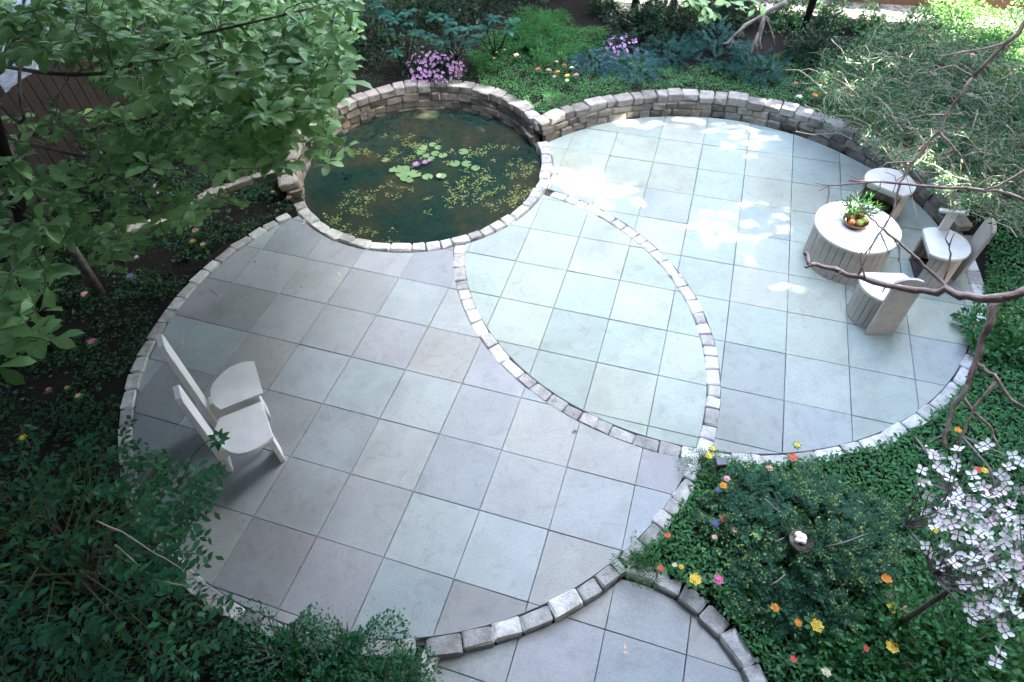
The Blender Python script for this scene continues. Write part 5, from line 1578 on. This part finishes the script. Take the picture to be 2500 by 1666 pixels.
FL = [(1740, 1096, 'yellow', 'upper yellow flower head above the path light', .030, .22), (1731, 1114, 'yellow', 'lower yellow flower head left of the path light', .036, .2), (1946, 1087, 'yellow', 'single yellow flower rising in front of the paving edge', .030, .18),
      (1934, 1118, 'red', 'red orange flower below the single yellow one at the paving edge', .045, .14), (1878, 1144, 'salmon', 'salmon flower between the path light and the red orange flower', .034, .12), (1774, 1170, 'pink', 'pink flower highest of the three beside the feathery bush', .032, .14),
      (1766, 1187, 'orange', 'orange flower directly below the pink one by the feathery bush', .034, .14), (1753, 1197, 'blue', 'dark violet flower under the orange one by the feathery bush', .024, .12), (1768, 1268, 'red', 'red pink flower at the left side of the yew next to a blue one', .036, .15),
      (1747, 1278, 'blue', 'blue flower beside the red pink one left of the yew', .034, .12), (1629, 1308, 'red', 'small red flower near the granite edging left of the yew', .028, .1), (1613, 1389, 'red', 'small red orange flower behind the landing corner stones', .030, .1),
      (1663, 1385, 'yellow', 'small bright yellow flower behind the landing stones', .024, .1), (1647, 1380, 'cream', 'pale cream flower left of the small bright yellow one', .022, .1), (1697, 1416, 'yellow', 'golden flower with broad leaves behind the landing stones', .052, .13),
      (1753, 1416, 'magenta', 'magenta flower right of the golden one behind the landing stones', .044, .13), (2163, 1414, 'orange', 'orange gold flower between the yew and the dogwood', .044, .13), (2171, 1455, 'pink', 'pale pink flower just under the orange gold one', .034, .13),
      (2180, 1485, 'yellow', 'large golden flower between the yew and the dogwood', .055, .14), (2212, 1489, 'pink', 'round pink flower right of the large golden one', .030, .14), (2214, 1519, 'salmon', 'faded salmon flower below the round pink one', .036, .12), (1891, 1485, 'orange', 'orange flower at the lower edge of the yew', .036, .13),
      (1948, 1521, 'orange', 'dull orange flower half hidden left of the big golden one below the yew', .032, .1), (1993, 1529, 'yellow', 'big golden flower below the yew', .052, .13), (2176, 1580, 'yellow', 'big golden flower nearest the bottom edge', .052, .13), (2114, 1584, 'red', 'small red flower left of the golden one at the bottom', .026, .1),
      (2237, 1582, 'red', 'small red flower right of the golden one at the bottom', .024, .1), (1937, 1610, 'red', 'red orange flower low in the bed near the landing', .028, .1), (2016, 1642, 'cream', 'cream white flower at the bottom edge of the right bed', .036, .12), (2337, 1051, 'orange', 'orange flower under the bare limbs near the paving edge', .036, .12),
      (2385, 1149, 'red', 'red flower among the dogwood blossoms beside a yellow one', .036, .14), (2402, 1150, 'yellow', 'yellow flower touching the red one among the dogwood blossoms', .034, .14), (2280, 1293, 'yellow', 'lemon yellow flower at the left of the dogwood', .038, .14), (1793, 1295, 'salmon', 'pale salmon flower left of the nest', .024, .12), (1744, 1312, 'salmon', 'salmon flower low left of the yew', .024, .1),
      (1314, 170, 'red', 'red flower leftmost of the mixed flowers behind the corner of the walls', .042, .12), (1340, 172, 'pink', 'pink flower second from left in the mixed flowers', .042, .12), (1368, 132, 'orange', 'orange red flower highest in the mixed flowers', .042, .12), (1378, 160, 'red', 'red flower in the middle of the mixed flowers', .040, .12),
      (1362, 176, 'orange', 'orange flower in the middle front of the mixed flowers', .036, .12), (1354, 188, 'pink', 'round pink flower in front of the mixed flowers', .036, .12), (1385, 186, 'yellow', 'yellow flower in front of the mixed flowers', .042, .12), (1384, 198, 'cream', 'cream white flower lowest of the mixed flowers', .040, .12), (1407, 184, 'magenta', 'rose flower rightmost of the mixed flowers', .046, .12),
      (1396, 166, 'white', 'white flower beside the pale blue spruce', .034, .12), (1358, 152, 'pink', 'pink flower behind the orange one in the mixed flowers', .036, .12), (1261, 136, 'salmon', 'salmon flower standing alone in front of the feathery shrub', .052, .12), (1213, 128, 'cream', 'pale yellow flower by the small feathery shrub', .024, .12), (1232, 122, 'cream', 'pale yellow flower further right of the small feathery shrub', .024, .12), (1207, 143, 'cream', 'pale yellow flower lowest beside the small feathery shrub', .024, .12),
      (1990, 234, 'orange', 'orange flower at the left edge of the tan twigs', .050, .12), (1951, 237, 'white', 'white flower left of the orange one on the wall top', .044, .12), (1943, 204, 'red', 'small red flower behind the white one on the wall top', .034, .12), (2376, 140, 'magenta', 'magenta flower deep in the tan twigs', .06, .5),
      (478, 564, 'pink', 'largest pink flower in the left bed', .046, .12), (471, 589, 'orange', 'orange flower below the largest pink one in the left bed', .034, .1), (496, 597, 'pink', 'pink flower nearest the edging below the orange one', .034, .1), (706, 482, 'pink', 'pink flower beside the left end of the pond coping', .038, .1), (666, 469, 'orange', 'orange flower near the left end of the pond wall', .026, .1),
      (207, 719, 'pink', 'pink flower at the foot of the thin trunk', .044, .12), (225, 835, 'magenta', 'rose pink flower in the dark bed left of the chairs', .048, .12), (119, 951, 'red', 'small red flower far left in the dark bed', .026, .1), (164, 947, 'salmon', 'small salmon flower in the dark bed at the left', .026, .1), (191, 967, 'salmon', 'pale salmon flower lowest in the dark left bed', .032, .1), (57, 1070, 'yellow', 'yellow flower at the left edge above the arching shrub', .038, .5),
      (333, 628, 'lilac', 'violet flower in the left bed near the pale edging stone', .030, .1), (318, 676, 'blue', 'blue flower clump below the violet one in the left bed', .05, .1), (256, 598, 'blue', 'blue grey flower clump beside the thin trunk', .06, .12)]
for f in FL: flower(*f)

# ------------------------------------------------------------------ bits lying on the paving
def bit(px, py, kind, label, s, rz, mat, cat):
    p = at(px, py, .006)
    if kind == 'leaf':
        me = leaf_mesh(cat, [[-s / 2, 0, 0]], [[1, 0, .03]], [[0, 0, 1]], s, (OBOV[0] * np.array([1, 1, 2]), OBOV[1])); o = put('fallen_leaf', me, mat)
    elif kind == 'twig':
        o = MB().tube([(-s / 2, 0, 0), (-s * .1, s * .06, .002), (s * .2, s * .02, .001), (s / 2, -s * .08, .002)], [.003, .004, .0035, .002], 5).build('fallen_twig', mat)
    else:
        me = leaf_mesh('petal', [[-s / 2, 0, 0], [0, s * .4, 0]], [[1, 0, .1], [.3, 1, .2]], [[0, 0, 1], [.2, 0, 1]], s, LEAF4); o = put('fallen_petal', me, mat)
    o.location = p; o.rotation_euler = (0, 0, R2(rz))
    return tag(o, label, cat)
bit(1401, 1055, 'leaf', 'dark fallen leaf on the paving near the inlaid strip', .07, 25, M['deadleaf'], 'leaf')
bit(668, 905, 'twig', 'thin brown twig lying right of the left chairs', .30, -78, M['twig'], 'twig')
bit(524, 718, 'twig', 'dark twig lying near the left edging above the chairs', .22, -42, M['deadleaf'], 'twig')
bit(446, 838, 'petal', 'pinkish fallen petals beside the tall chair back', .04, 20, M['petal_salmon'], 'petal')
bit(831, 671, 'petal', 'pale fallen petal on the paving below the pond', .04, 50, M['petal_salmon'], 'petal')
bit(622, 640, 'leaf', 'brown fallen leaf on the paving left of the pond', .06, 60, M['deadleaf'], 'leaf')
bit(735, 702, 'leaf', 'small dry leaf in the middle of the brown slabs', .04, 10, M['deadleaf'], 'leaf')
bit(743, 545, 'petal', 'white petal beside the pond coping at its left end', .05, 20, M['petal_white'], 'petal')
bit(1527, 1593, 'petal', 'red brown petal on the lower landing', .045, 5, M['petal_salmon'], 'petal')
bit(2055, 742, 'twig', 'light twig lying left of the chair with its back to the camera', .22, 70, M['twig'], 'twig')
bit(2085, 780, 'twig', 'short dark twig touching the joint left of the chair', .14, -40, M['bark'], 'twig')
